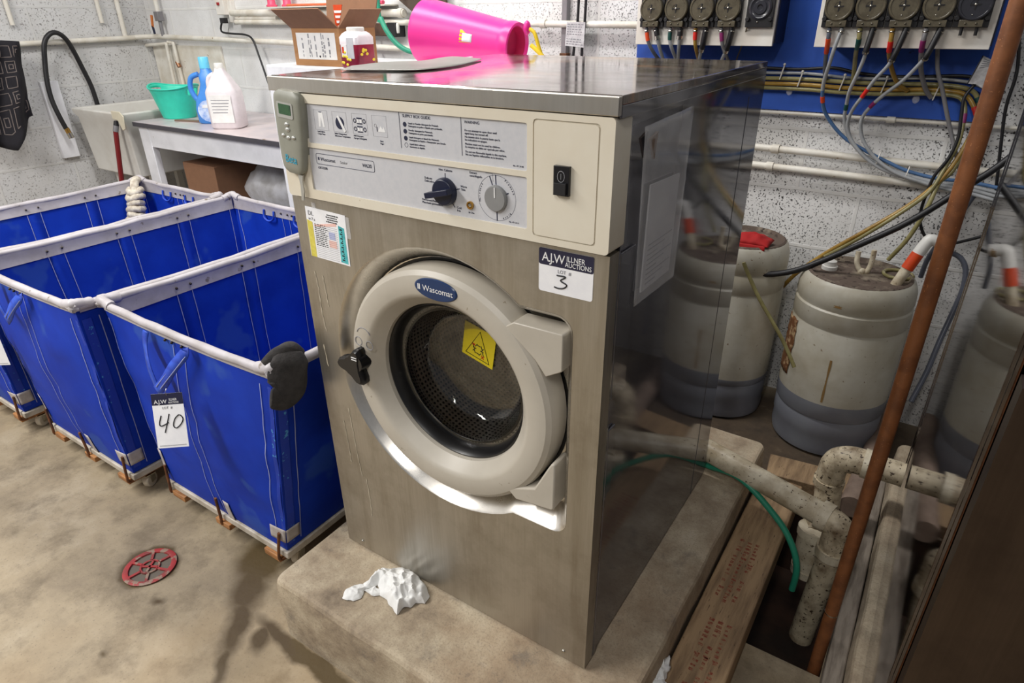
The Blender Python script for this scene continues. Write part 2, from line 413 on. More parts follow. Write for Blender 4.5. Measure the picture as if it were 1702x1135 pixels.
    def grid(s, fn, nu, nv, cu=False, cv=False):
        vs = [[s.v(fn(i/(nu if cu else nu-1), j/(nv if cv else nv-1))) for j in range(nv)] for i in range(nu)]
        for i in range(nu if cu else nu-1):
            for j in range(nv if cv else nv-1):
                s.f([vs[i][j], vs[(i+1)%nu][j], vs[(i+1)%nu][(j+1)%nv], vs[i][(j+1)%nv]])
        return s
    def sphere(s, c, r, n=16, m=10, sc=(1,1,1), wob=0):
        c = V(c)
        def fn(u, v):
            a, b = 2*math.pi*u, math.pi*(v*.998+.001)
            d = V((math.sin(b)*math.cos(a)*sc[0], math.sin(b)*math.sin(a)*sc[1], -math.cos(b)*sc[2]))
            return c+d*r*(1+wob*noise.noise(d*3+c*10))
        return s.grid(fn, n, m, cu=True)
    def text(s, t, size, o, U=X, W=Z, depth=.0004, align='LEFT', xs=1, spacing=1, line=1):
        cu = bpy.data.curves.new('t', 'FONT'); cu.body = t; cu.size = size; cu.extrude = depth/2; cu.align_x = align
        cu.space_character = spacing; cu.space_line = line; cu.resolution_u = 3
        ob = bpy.data.objects.new('t', cu); me = ob.to_mesh()
        U, W = V(U).normalized(), V(W).normalized(); N = U.cross(W); o = V(o)+N*depth/2
        vs = [s.v(o+U*p.co.x*xs+W*p.co.y+N*p.co.z) for p in me.vertices]
        for p in me.polygons: s.f([vs[i] for i in p.vertices])
        ob.to_mesh_clear(); bpy.data.objects.remove(ob); bpy.data.curves.remove(cu); return s
    def build(s, name, parent=None, bev=0, seg=2, smooth=35, solid=0, sub=0, weld=0, normals=True, origin=None):
        bm = s.bm
        if weld: bmesh.ops.remove_doubles(bm, verts=bm.verts, dist=weld)
        if normals: bmesh.ops.recalc_face_normals(bm, faces=bm.faces)
        if parent is not None:
            loc = V((0,0,0)); q = parent
            while q: loc += q.location; q = q.parent
        elif origin is not None: loc = V(origin)
        else:
            co = [v.co for v in bm.verts]
            loc = V(((min(c.x for c in co)+max(c.x for c in co))/2, (min(c.y for c in co)+max(c.y for c in co))/2, min(c.z for c in co)))
        for v in bm.verts: v.co -= loc
        me = bpy.data.meshes.new(name); bm.to_mesh(me); bm.free()
        for k in s.ms: me.materials.append(MATS[k])
        if smooth: me.shade_smooth(); me.set_sharp_from_angle(angle=math.radians(smooth))
        else: me.shade_flat()
        o = bpy.data.objects.new(name, me); COL.objects.link(o)
        if parent is not None: o.parent = parent
        else: o.location = loc
        if sub:
            q = o.modifiers.new('s', 'SUBSURF'); q.levels = sub; q.render_levels = sub
        if solid:
            q = o.modifiers.new('t', 'SOLIDIFY'); q.thickness = abs(solid); q.offset = -1 if solid > 0 else 1
        if bev:
            q = o.modifiers.new('b', 'BEVEL'); q.width = bev; q.segments = seg; q.limit_method = 'ANGLE'; q.angle_limit = .6
        return o
def tag(o, label, cat, group=None):
    o['label'] = label; o['category'] = cat
    if group: o['group'] = group
    return o
def thing(name, label, cat, loc=(0,0,0), group=None):
    o = bpy.data.objects.new(name, None); o.empty_display_size = .05; COL.objects.link(o); o.location = loc
    return tag(o, label, cat, group)
def struct(o): o['kind'] = 'structure'; return o
def lab(o, t): o['label'] = t; return o
def rrect(x0, x1, y0, y1, r, n=5):
    out = []
    for cx, cy, a in ((x1-r,y1-r,0),(x0+r,y1-r,90),(x0+r,y0+r,180),(x1-r,y0+r,270)):
        for k in range(n+1):
            t = math.radians(a+90*k/n); out.append((cx+r*math.cos(t), cy+r*math.sin(t)))
    return out
def copy_tree(o, parent=None):
    c = o.copy(); COL.objects.link(c)
    if parent: c.parent = parent
    for ch in list(o.children): copy_tree(ch, c)
    return c
ZP = .184      # top of the concrete plinth
# ---------------------------------------------------------------- the room
b = MB().m('floor')
x0, x1, y0, y1 = .80, 1.06, .40, 1.04                   # drain trench between the machine bases
xs, ys = [-3.25, x0, x1, 3.2], [-3.4, y0, y1, 1.65]
for i in range(3):
    for j in range(3):
        if i == 1 and j == 1: continue
        b.poly([(xs[i],ys[j],0),(xs[i+1],ys[j],0),(xs[i+1],ys[j+1],0),(xs[i],ys[j+1],0)])
b.m('pit_dark'); zz = -.32
b.poly([(x0,y0,zz),(x1,y0,zz),(x1,y1,zz),(x0,y1,zz)])
for a, c in (((x0,y0),(x1,y0)),((x1,y0),(x1,y1)),((x1,y1),(x0,y1)),((x0,y1),(x0,y0))):
    b.poly([(*a,0),(*c,0),(*c,zz),(*a,zz)])
struct(b.build('floor', origin=(0,0,0), smooth=0, normals=False))
b = MB().m('painted_block_back'); b.box(-3.35, 3.3, 1.65, 1.75, 0, 2.75); struct(b.build('wall_back', origin=(0,0,0), smooth=0))
b = MB().m('painted_block_side'); b.box(-3.35, -3.25, -3.4, 1.75, 0, 2.75); struct(b.build('wall_left', origin=(0,0,0), smooth=0))

# ---------------------------------------------------------------- concrete bases and timbers
def plinth(x0, x1, y0, y1, z0, z1, label):
    b = MB().m('plinth')
    random.seed(3)
    rr = .011
    def ring(ins, z, jit):
        out = []
        pts = rrect(x0+ins, x1-ins, y0+ins, y1-ins, .022, 4)
        n = len(pts)
        for i in range(n):
            a, c = V((*pts[i],z)), V((*pts[(i+1)%n],z))
            k = max(1, int((c-a).length/.04))
            for q in range(k):
                p = a.lerp(c, q/k); w = noise.noise(p*9)*jit
                out.append(p+V((w, noise.noise(p*9+V((5,5,5)))*jit, noise.noise(p*7+V((9,1,3)))*jit*.6)))
        return out
    R_ = [ring(0, z0, 0), ring(0, z0+(z1-z0)*.35, .004), ring(-.004, z0+(z1-z0)*.7, .005), ring(0, z1-rr, .003), ring(rr*.35, z1-rr*.3, .002), ring(rr, z1, 0)]
    k = min(len(r) for r in R_)
    R_ = [[r[int(i*len(r)/k)] for i in range(k)] for r in R_]
    b.loft(R_)
    return tag(b.build('concrete_plinth', smooth=18), label, 'plinth')
plinth(-.062, .768, -.185, .978, 0, ZP, 'low worn concrete plinth under the front-loading washer with the two stickers')
plinth(1.103, 2.0, -.25, 1.2, 0, ZP, 'concrete plinth under the dark machine at the right edge')
b = MB().m('timber'); b.box(.778, .895, -.45, .94, .001, .1)
t = tag(b.build('timber_plank', bev=.004), 'timber plank with red stamped lettering lying along the plinth', 'plank')
random.seed(5)
for (u0, y, w) in [(.80,.62,.05),(.80,.50,.06),(.812,.33,.05),(.815,.22,.06)]:
    b = MB().m('timber_stamp')
    for r in range(3):
        for k in range(9):
            if random.random() < .8:
                b.box(u0+r*.02+.003, u0+r*.02+.003+random.uniform(.006,.013), y-k*.013, y-k*.013+random.uniform(.004,.009), .0995, .1004)
    lab(b.build('stamp_marks', t, smooth=0), 'red stamped grade marks')
b = MB().m('timber_grey'); b.box(1.062, 1.099, -.4, 1.1, .001, .10)
tag(b.build('timber_batten', bev=.004), 'grey timber batten lying along the foot of the dark right machine', 'batten')
b = MB().m('timber'); b.obox((.93,1.10,.022), ((1,.12,0),(-.12,1,0),Z), (.16,.055,.021))
tag(b.build('timber_offcut', bev=.003), 'short dark board lying across in front of the near white drum', 'board')

# ---------------------------------------------------------------- washing machines
W, D, H = .66, .731, 1.078
DC = (.345, .737)        # centre of the door
def recess_outline(x0, off=0.0, n=44):
    cx, cz, R_ = .34, .735, .27-off
    xr, zt, zb = .607-off, .945-off, .513+off
    at = math.asin((zt-cz)/R_); ab = math.asin((zb-cz)/R_)
    pts = []
    for i in range(n+1):
        a = at + (2*math.pi+ab-at)*i/n
        pts.append((x0+cx+R_*math.cos(a), cz+R_*math.sin(a)))
    rf = .03-off*.5
    for k in range(6):
        t = math.radians(-90+90*k/5); pts.append((x0+xr-rf+rf*math.cos(t), zb+rf+rf*math.sin(t)))
    for k in range(6):
        t = math.radians(90*k/5); pts.append((x0+xr-rf+rf*math.cos(t), zt-rf+rf*math.sin(t)))
    return pts
def circle(x, z, r, n=48, sx=1): return [(x+r*sx*math.cos(2*math.pi*i/n), z+r*math.sin(2*math.pi*i/n)) for i in range(n)]
def washer(root, x0, y0, D, side, front, detail=True, W=W, dx=0):
    xd = x0+dx                     # the door may sit further along the front
    z0, z1 = ZP+.006, ZP+H
    zp0, zp1 = 1.056, 1.236          # control panel
    T = lambda x, y, z: (x0+x, y0+y, z)
    # cabinet shell: back, bottom and both sides
    b = MB().m(side)
    b.box(x0+.004, x0+.010, y0+.012, y0+D, z0, zp1+.002); b.box(x0+W-.010, x0+W-.004, y0+.04, y0+D, z0, zp1+.002)
    b.box(x0+.010, x0+W-.010, y0+D-.006, y0+D, z0, zp1+.002); b.box(x0+.010, x0+W-.010, y0+.12, y0+D-.006, z0, z0+.01)
    b.build('cabinet', root, smooth=0, bev=.0015)
    # front panel with the sunken door surround
    b = MB().m(front)
    outer = [(x0+.0,z0),(x0+W,z0),(x0+W,zp0-.004),(x0+.0,zp0-.004)]
    lo = b.holed(outer, [recess_outline(xd)], lambda x, z: (x, y0, z))
    e = [b.v((v.co.x, y0+.03, v.co.z)) for v in lo[0]]
    for i in range(4): b.f([lo[0][i], lo[0][(i+1)%4], e[(i+1)%4], e[i]])
    b.build('front_panel', root, smooth=30)
    b = MB().m('steel_recess' if detail else front)
    r1, r2, r3 = recess_outline(xd), recess_outline(xd,.005), recess_outline(xd,.029)
    k = len(r1)
    A = [b.v((p[0], y0-.0004, p[1])) for p in r1]; A2 = [b.v((p[0], y0+.0035, p[1])) for p in r2]; B_ = [b.v((p[0], y0+.045, p[1])) for p in r3]
    for i in range(k):
        b.f([A[i], A[(i+1)%k], A2[(i+1)%k], A2[i]]); b.f([A2[i], A2[(i+1)%k], B_[(i+1)%k], B_[i]])
    b.holed(r3, [circle(xd+DC[0], DC[1], .17)], lambda x, z: (x, y0+.045, z))
    b.m('gasket'); b.lathe([(.171,.0442),(.2405,.0442)], (xd+DC[0]-.002,y0,DC[1]-.002), (0,1,0), 64)
    b.build('door_surround', root, smooth=40, weld=.0003)
    # side corner post in front of the side sheet
    b = MB().m(side); b.box(x0+W-.0055, x0+W-.0005, y0+.0305, y0+.036, z0, zp0-.006); b.build('corner_seam', root, smooth=0)
    # lid
    zl0, zl1 = z1-.0245, z1
    b = MB().m('steel_lip')
    b.box(x0-.004, x0+W+.004, y0-.010, y0+.0, zl0, zl1-.0012)
    b.m('steel_lid'); yl = y0+.695+(D-.731)
    b.box(x0-.004, x0+W+.004, y0, yl, zl1-.012, zl1-.0003)
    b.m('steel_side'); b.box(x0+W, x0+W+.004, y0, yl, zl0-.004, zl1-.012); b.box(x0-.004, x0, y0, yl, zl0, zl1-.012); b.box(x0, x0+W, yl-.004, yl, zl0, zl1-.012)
    b.build('lid', root, smooth=0, bev=.0012)
    b = MB().m('shadow_gap'); b.box(x0+.008, x0+W-.012, y0+.006, y0+.03, zp1-.004, zl1-.013); b.box(x0+.008, x0+W-.012, y0+.006, y0+.03, zp0-.012, zp0+.002)
    b.build('gap_shade', root, smooth=0)  # dark strips stand in for the shade in the gaps round the panel
    # control panel
    cp = MB().m('cream')
    ins = [(.079,.530,1.156,1.221), (.074,.530,1.073,1.148)]
    outer = rrect(x0+.006, x0+W+.001, zp0, zp1, .006, 3)
    holes = [rrect(x0+a, x0+c, d, e_, .003, 2) for a, c, d, e_ in ins]+[rrect(x0+.5395, x0+.6405, 1.0655, 1.2275, .005, 2)]
    yf = y0-.009
    lo = cp.holed(outer, holes, lambda x, z: (x, yf, z))
    for q, dy in zip(lo, (.05, .0035, .0035, .0018)):
        e = [cp.v((v.co.x, v.co.y+dy, v.co.z)) for v in q]
        for i in range(len(q)): cp.f([q[i], q[(i+1)%len(q)], e[(i+1)%len(q)], e[i]])
    pan = cp.build('control_panel', root, smooth=30, bev=0)
    for nm, (a, c, d, e_) in zip(('instruction_panel','selector_panel'), ins):
        q = MB().m('insert_grey'); q.box(x0+a-.001, x0+c+.001, yf+.003, yf+.005, d-.001, e_+.001); q.build(nm, pan, smooth=0)
    q = MB().m('cream_dark'); q.box(x0+.538, x0+.642, yf+.0016, yf+.005, 1.064, 1.229)
    q.m('cream'); q.prism(rrect(x0+.5415, x0+.6385, 1.0675, 1.2255, .005, 2), (0,yf-.0002,0), X, Z, (0,.003,0)); q.build('cover_plate', pan, smooth=0)
    q = MB().m('plastic_black'); q.box(x0+.576, x0+.6, yf-.006, yf, 1.1305, 1.1705); q.m('ink_black'); q.obox((x0+.588, yf-.007, 1.1405), ((1,0,0),(0,1,.12),Z), (.009,.003,.008))
    q.m('ink_grey'); q.tube([(x0+.588+.0055*math.cos(t*.5236), yf-.0062, 1.1565+.0075*math.sin(t*.5236)) for t in range(12)], .0007, 4, closed=True); q.box(x0+.5875, x0+.5885, yf-.0068, yf-.006, 1.1525, 1.1605)
    q.build('power_switch', pan, smooth=30, bev=.001)
    if detail:
        yi = yf+.003
        q = MB().m('ink_navy'); TX = lambda t, s, x, z, **k: q.text(t, s, (x0+x, yi, z), **k)
        TX('SUPPLY BOX GUIDE:', .0062, .302, 1.213)
        rows = ['Liquid or Powder detergent for Prewash.\nDetergente en polvo o líquido para prelavado.','Powder detergent for Mainwash.\nDetergente en polvo para lavado.',
                'Liquid detergent or bleach for Mainwash.\nDetergente en líquido o blanqueador para lavado.','Liquid fabric softener.\nSuavizante en líquido.']
        for k, t in enumerate(rows):
            z = 1.2035-k*.0103; TX(t, .0036, .3125, z, line=1.15)
            r_ = MB
            if k < 3: q.prism(circle(x0+.3055, z-.0010, .0036, 16), (0,yi,0), X, Z, (0,-.0004,0))
            else: q.tube([(p[0], yi, p[1]) for p in circle(x0+.3055, z-.0010, .0033, 16)], .0004, 4, closed=True)
        TX('WARNING', .0056, .421, 1.2125)
        for k, (t, z) in enumerate([('Do not attempt to open door until\nsignal lamp has turned off.',1.2015),('No intente abrir la puerta hasta que la\nluz indicadora se apague.',1.1925),
                                    ('Machine must not be used by children.\nLa máquina no debe ser operada por niños.',1.1825),('Do not use flammable liquids in this machine.\nNo use líquidos inflamables en la lavadora.',1.1715)]):
            TX(t, .0040, .421, z, line=1.05)
        TX('No. 471 24 08', .003, .505, 1.160)
        for k, t in enumerate(('Load Fabrics\nCargar Ropa','Select Temperature\nSeleccionar Temperatura','Add Detergent\nAgregar Detergente','Start\nPagar')):
            TX(t, .0036, (.104,.146,.191,.250)[k], 1.1755-(.004 if k == 3 else 0), line=1.05)
        for x, z0_, z1_ in ((.295,1.166,1.2195),(.415,1.166,1.2235)): q.box(x0+x-.0004, x0+x+.0004, yi-.0004, yi, z0_, z1_)
        q.build('instruction_lettering', pan, smooth=0)
        q = MB()                                                    # four small pictograms
        for k, (a, c) in enumerate(((.100,.133),(.145,.178),(.191,.224),(.236,.267))):
            q.m('ink_grey'); q.tube([(x0+px, yi, pz) for px, pz in ((a,1.2115),(c,1.2115),(c,1.1795),(a,1.1795))], .0003, 4, closed=True)
            m_ = x0+(a+c)/2
            if k == 0:
                q.m('ink_white'); q.prism([(-.005,.028),(.005,.028),(.006,.024),(.0075,.004),(.0035,.004),(.0005,.02),(-.0025,.004),(-.0065,.004)], (m_,yi,1.1805), X, Z, (0,-.0004,0))
                q.m('ink_navy'); q.box(m_-.0035, m_+.0035, yi-.0006, yi, 1.208, 1.2092)
            if k == 1:
                q.m('ink_navy'); q.prism([(px-x0-.0, pz) for px, pz in circle(m_, 1.194, .010, 20)], (x0*0+x0,yi,0), X, Z, (0,-.0004,0))
                q.m('ink_white'); q.obox((m_+.004, yi-.0006, 1.193), ((.5,0,-.86),(0,1,0),(.86,0,.5)), (.014,.0003,.0025))
            if k == 2:
                q.m('ink_navy')
                for zc in (1.2005, 1.1875):
                    for dx in (-.0105, .0105): q.tube([(p[0], yi, p[1]) for p in circle(m_+dx, zc, .003, 10)], .0009, 4, closed=True)
                    q.box(m_-.006, m_+.006, yi-.0004, yi, zc+.003, zc+.005); q.box(m_-.006, m_+.006, yi-.0004, yi, zc-.005, zc-.0035)
                q.m('ink_white')
                for zc in (1.2005, 1.1875): q.box(m_-.005, m_-.001, yi-.0004, yi, zc-.003, zc+.0025); q.box(m_+.001, m_+.005, yi-.0004, yi, zc-.003, zc+.0025)
            if k == 3:
                q.m('ink_white'); q.prism([(-.003,0),(.013,0),(.010,.008),(.007,.004),(.004,.009)], (m_-.001,yi,1.187), X, Z, (0,-.0004,0))
                q.m('ink_navy'); q.box(m_-.0065, m_-.005, yi-.0004, yi, 1.187, 1.194); q.m('ink_grey'); q.tube([(p[0],yi,p[1]) for p in circle(m_-.009, 1.196, .0025, 10)], .0004, 4, closed=True)
        q.build('pictogram', pan, smooth=0)
        q = MB().m('ink_navy'); TX = lambda t, s, x, z, **k: q.text(t, s, (x0+x, yi, z), **k)
        q.tube([(px,yi,pz) for px, pz in rrect(x0+.0905, x0+.2305, 1.1205, 1.1385, .0035, 3)], .0006, 4, closed=True)
        q.box(x0+.095, x0+.0985, yi-.0004, yi, 1.1275, 1.1325)
        TX('Wascomat', .0085, .101, 1.1268, xs=1.0); TX('W630', .0085, .203, 1.1268); TX('62K3220B', .0056, .0925, 1.1125)
        q.m('ink_grey'); TX('Senior', .0068, .150, 1.1268)
        q.build('nameplate_lettering', pan, smooth=0)
    kx, kz = x0+.380, 1.1085                                          # wash temperature knob
    q = MB().m('navy_knob'); q.lathe([(.0215,0),(.0215,.006),(.0195,.011),(0,.0118)], (kx,yf+.003,kz), (0,-1,0), 36)
    q.obox((kx-.0035, yf-.0125, kz-.0008), ((.97,0,.24),(0,1,0),(-.24,0,.97)), (.0235,.0065,.0045))
    q.build('temperature_knob', pan, smooth=30, bev=.001)
    dx, dz = x0+.4755, 1.1105
    q = MB().m('dial_grey'); q.lathe([(.0195,0),(.0195,.004),(.0178,.0062),(0,.0066)], (dx,yf+.003,dz), (0,-1,0), 36)
    q.m('ink_white'); q.box(dx+.000, dx+.0018, yf-.0042, yf-.0034, dz+.002, dz+.017); q.build('timer_dial', pan, smooth=30)
    q = MB().m('brass'); q.lathe([(.0062,0),(.0062,.003),(.0042,.003),(.0036,.0005),(0,.0005)], (x0+.427,yf+.003,1.0935), (0,-1,0), 20)
    q.m('bolt_steel'); q.lathe([(.0035,.001),(.0028,.0025),(0,.003)], (x0+.427,yf+.003,1.0935), (0,-1,0), 14); q.build('key_lock', pan, smooth=40)
    if detail:
        q = MB().m('ink_navy'); TX = lambda t, s, x, z, **k: q.text(t, s, (x0+x, yi, z), **k)
        TX('Hot. Caliente', .0048, .368, 1.1395); TX('Delicate\nDelicada', .0046, .338, 1.1235, line=1.0); TX('Warm\nTibia', .0046, .409, 1.1185, line=1.0)
        TX('Permanent Press\nPlanchado permanente', .0046, .330, 1.0885, line=1.0); TX('Cold\nFría', .0046, .400, 1.0845, line=1.0); TX('In Use', .0042, .4225, 1.0805)
        TX('Extract\ncentrifugado', .0046, .427, 1.1415, line=1.0); TX('No. 471 24 11', .003, .497, 1.0775)
        for a in (90, 155, 15, 235, 305):
            t = math.radians(a); q.obox((kx+.0245*math.cos(t), yi, kz+.0245*math.sin(t)), ((math.cos(t),0,math.sin(t)),(0,1,0),(-math.sin(t),0,math.cos(t))), (.0035,.0003,.0007))
        q.tube([(p[0],yi,p[1]) for p in circle(dx, dz, .0335, 48)], .0003, 4, closed=True)
        for a, r0, r1 in ((92,.02,.034),(270,.02,.034),(111,.02,.033),(25,.0195,.0235)):
            t = math.radians(a); q.obox((dx+(r0+r1)/2*math.cos(t), yi, dz+(r0+r1)/2*math.sin(t)), ((math.cos(t),0,math.sin(t)),(0,1,0),(-math.sin(t),0,math.cos(t))), ((r1-r0)/2,.0003,.0008))
        q.tube([(dx-.019,yi,1.1455),(dx-.007,yi,1.1455),(dx-.006,yi,1.134)], .0003, 4)
        for a0, t_ in ((62,'Prewash'),(-38,'Rinse'),(196,'Mainwash')):        # curved words round the dial
            for k, ch in enumerate(t_):
                a = math.radians(a0-k*7); q.text(ch, .0042, (dx+.030*math.cos(a), yi, dz+.030*math.sin(a)), U=(math.sin(a),0,-math.cos(a)), W=(math.cos(a),0,math.sin(a)))
        q.build('dial_lettering', pan, smooth=0)
    # door
    cx, cz = xd+DC[0], DC[1]
    b = MB().m('door_grey')
    b.lathe([(.19,.045),(.2335,.042),(.2335,.008),(.230,-.002),(.222,-.0085),(.212,-.0105),(.190,-.0105),(.184,-.0085),(.179,-.004),(.162,.016),(.160,.030),(.19,.045)], (cx,y0,cz), (0,1,0), 96)
    door = b.build('door', root, smooth=25)
    for nm, pts, yy in (('hinge', [(.488,.905),(.505,.9165),(.5925,.9175),(.5945,.915),(.5945,.853),(.590,.850),(.565,.835),(.545,.86)], 0),
                        ('hinge', [(.545,.60),(.572,.655),(.579,.668),(.586,.668),(.586,.571),(.582,.566),(.505,.5565),(.485,.575)], 0)):
        q = MB().m('door_grey'); q.prism(pts, (xd,y0-.0085,0), X, Z, (0,.044,0)); q.build(nm, door, bev=.003, smooth=30)
    q = MB().m('gasket'); q.lathe([(.168,.032),(.161,.024),(.157,.0225),(.153,.028),(.150,.040),(.1465,.054),(.149,.06),(.17,.075)], (cx,y0,cz), (0,1,0), 72); q.build('gasket', door, smooth=40)
    q = MB().m('glass'); q.lathe([(.1495,.050),(.142,.052),(.137,.075),(.129,.10),(.119,.112),(.095,.119),(.05,.123),(0,.124),(0,.119),(.05,.118),(.095,.114),(.115,.108),(.124,.098),(.132,.074),(.137,.048),(.1495,.046),(.1495,.050)], (cx,y0,cz), (0,1,0), 72); q.build('door_glass', door, smooth=60)
    q = MB().m('plastic_black')                                       # three-lobed door lever
    pts = []
    for k in range(36):
        a = 2*math.pi*k/36; r = .024+.019*max(0, math.cos(1.5*(a-math.radians(175))))**3 * 1 if True else 0
        r = .021+.020*(abs(math.cos(1.5*(a-math.radians(182))))**5)
        pts.append((r*math.cos(a), r*math.sin(a)))
    kx_, kz_ = xd+.133, .735
    rings = []
    for s_, yy in ((.8,-.004),(1,-.010),(1.0,-.024),(.86,-.032)):
        rings.append([(kx_+p[0]*s_*1.05, y0+yy, kz_+p[1]*s_*1.12) for p in pts])
    q.loft(rings); q.cyl((kx_+.012,y0-.03,kz_+.01),(kx_+.012,y0+.004,kz_+.01),.018,.021); q.m('ink_white'); q.box(kx_+.006, kx_+.02, y0-.0330, y0-.0320, kz_+.018, kz_+.0195); q.box(kx_+.006, kx_+.02, y0-.0330, y0-.0320, kz_+.023, kz_+.0245)
    lab(q.build('door_handle', door, smooth=40), 'black three-lobed door handle')
    if detail:
        q = MB().m('badge_blue'); q.lathe([(.0465,0),(.0465,.001),(.044,.0026),(0,.003)], (x0+.349,y0-.0100,.9385), (0,-1,0), 48, sx=1, sy=.42, U=X); 
        q.m('ink_white'); q.text('Wascomat', .0150, (x0+.3215,y0-.0129,.9335)); q.box(x0+.311, x0+.3165, y0-.0134, y0-.0129, .934, .944)
        q.m('badge_blue'); q.box(x0+.3134, x0+.3141, y0-.0136, y0-.0131, .934, .944)
        lab(q.build('badge', door, smooth=30), 'oval blue badge with white lettering')
        q = MB().m('ink_grey')                                         # moulded turn arrow above the handle
        q.tube([(x0+.158+.018*math.cos(t*.35), y0-.0105, .792+.018*math.sin(t*.35)+.008) for t in range(1,9)], .0009, 5)
        for dx_, dz_ in ((-.016,-.006),(.013,-.009)): q.tube([(p[0],y0-.0106,p[1]) for p in circle(x0+.158+dx_, .792+dz_, .009, 18)], .0008, 5, closed=True)
        q.build('turn_symbol', door, smooth=40)
        # yellow warning label on the glass bowl
        sc = V((x0+.3715, y0+.0565, .800)); sc = V((x0+.340, y0+.1165, .776))
        r = math.radians(-15); U_ = V((math.cos(r),0,math.sin(r))); W_ = V((-math.sin(r)-.10,0,math.cos(r))).normalized()
        q = MB().m('warning_yellow'); q.prism([(-.038,-.037),(.038,-.037),(.038,.026),(.024,.038),(-.038,.038)], sc, U_, W_, (0,-.0006,0))
        q.m('ink_black'); A_ = [(-.029,-.030),(.029,-.030),(.0,.030)]
        q.tube([sc+U_*p[0]+W_*p[1]+V((0,-.0008,0)) for p in A_], .0011, 4, closed=True)
        q.m('ink_black')
        for k in range(12):
            a = k*.52; q.obox(sc+U_*(.009*math.cos(a)*(1+.3*(k%3)))+W_*(-.011+.009*math.sin(a))+V((0,-.0009,0)), (U_*math.cos(a*2)+W_*math.sin(a*2), Y, W_*math.cos(a*2)-U_*math.sin(a*2)), (.004,.0003,.0008))
        q.m('sticker_red'); q.obox(sc+U_*-.012+W_*-.004+V((0,-.0009,0)), (U_,Y,W_), (.003,.0003,.002)); 
        for s_ in (1,-1): q.obox(sc+U_*.012+W_*-.023+V((0,-.0009,0)), (U_+W_*s_,Y,W_-U_*s_), (.005,.0003,.0009))
        lab(q.build('warning_label', door, smooth=0), 'yellow warning label with black triangle')
    # drum behind the glass
    b = MB().m('drum'); uvl = b.bm.loops.layers.uv.new('UVMap')
    nA = 72; prof = [(.150,.075),(.215,.085),(.216,.11),(.216,.34),(.205,.36),(.10,.365),(.0,.365)]
    acc = 0
    for i in range(len(prof)-1):
        (r0,h0),(r1,h1) = prof[i], prof[i+1]; L_ = math.hypot(r1-r0, h1-h0)
        for j in range(nA):
            a0, a1 = 2*math.pi*j/nA, 2*math.pi*(j+1)/nA
            q4 = [(r0,h0,a0,0,0),(r0,h0,a1,1,0),(r1,h1,a1,1,1),(r1,h1,a0,0,1)]
            if r1 < 1e-6: q4 = q4[:3]
            fc = b.f([b.v((cx+r*math.cos(a), y0+h, cz+r*math.sin(a))) for r, h, a, _, _ in q4])
            for lp, (r, h, a, k1, k2) in zip(fc.loops, q4): lp[uvl].uv = ((j+k1)*(2*math.pi*.216/nA)*95, (acc+k2*L_)*95)
        acc += L_
    b.build('wash_drum', root, smooth=40, weld=.0002, normals=False)
    q = MB().m('rubber_black'); q.lathe([(.17,.0755),(.17,.046)], (cx,y0,cz), (0,1,0), 48); q.build('tub_collar', root, smooth=40)
    for sx_, sz_ in ((.05,.207),(W-.048,.209)):
        q = MB().m('bolt_steel'); q.lathe([(.0042,0),(.004,.0015),(.0028,.003),(0,.0036)], (x0+sx_,y0,sz_), (0,-1,0), 14); q.build('screw', root, smooth=40)

wm = thing('washing_machine', 'stainless steel front-loading washer with round grey door and cream control panel', 'washing machine', (W/2, D/2, ZP))
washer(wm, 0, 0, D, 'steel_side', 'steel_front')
# lot sticker
q = MB().m('paper_white'); q.prism(rrect(.546,.6365,.979,1.047,.004,3), (0,-.0002,0), X, Z, (0,-.0005,0))
ls = lab(q.build('lot_sticker', wm, smooth=0), 'white auction lot sticker with navy header')
q = MB().m('lot_navy'); q.prism(rrect(.546,.6365,1.0215,1.047,.003,3), (0,-.0006,0), X, Z, (0,-.0004,0)); q.build('sticker_header', ls, smooth=0)
q = MB().m('ink_white')
q.text('A.J.W', .0195, (.5515,-.0011,1.0275), xs=.92, spacing=.88); q.text('ILLNER', .0115, (.5925,-.0011,1.0330), xs=.85); q.text('AUCTIONS', .0105, (.5905,-.0011,1.0245), xs=.82)
q.m('ink_grey'); q.text('LOT  #', .0075, (.578,-.0008,1.0125)); q.m('ink_black')
q.tube([(.577,-.0009,1.0085),(.592,-.0009,1.0085),(.5835,-.0009,1.0015),(.594,-.0009,.9965),(.589,-.0009,.9905),(.580,-.0009,.9885),(.573,-.0009,.9895)], .0012, 6, k=4)
q.build('sticker_lettering', ls, smooth=0)
# dried drips down the left of the front
for k, pts in enumerate(([(.030,.905),(.034,.87),(.033,.82),(.038,.775)],[(.052,.90),(.055,.86),(.056,.835)],[(.070,.60),(.074,.54),(.078,.47),(.083,.42)],[(.048,.56),(.052,.50),(.053,.45)],[(.022,.74),(.026,.69)],[(.095,.42),(.098,.36),(.097,.31)])):
    q = MB().m('drip_tan'); P_ = sm([(p[0],-.0003,p[1]) for p in pts], 6)
    q.loft([[p+V((-.0012-.0010*math.sin(i*1.7),0,0)), p+V((.0012+.0010*math.sin(i*2.3),0,0))] for i, p in enumerate(P_)], closed=False, cap=(False,False)); q.build('drip_stain', wm, smooth=0, solid=.0003, normals=False)
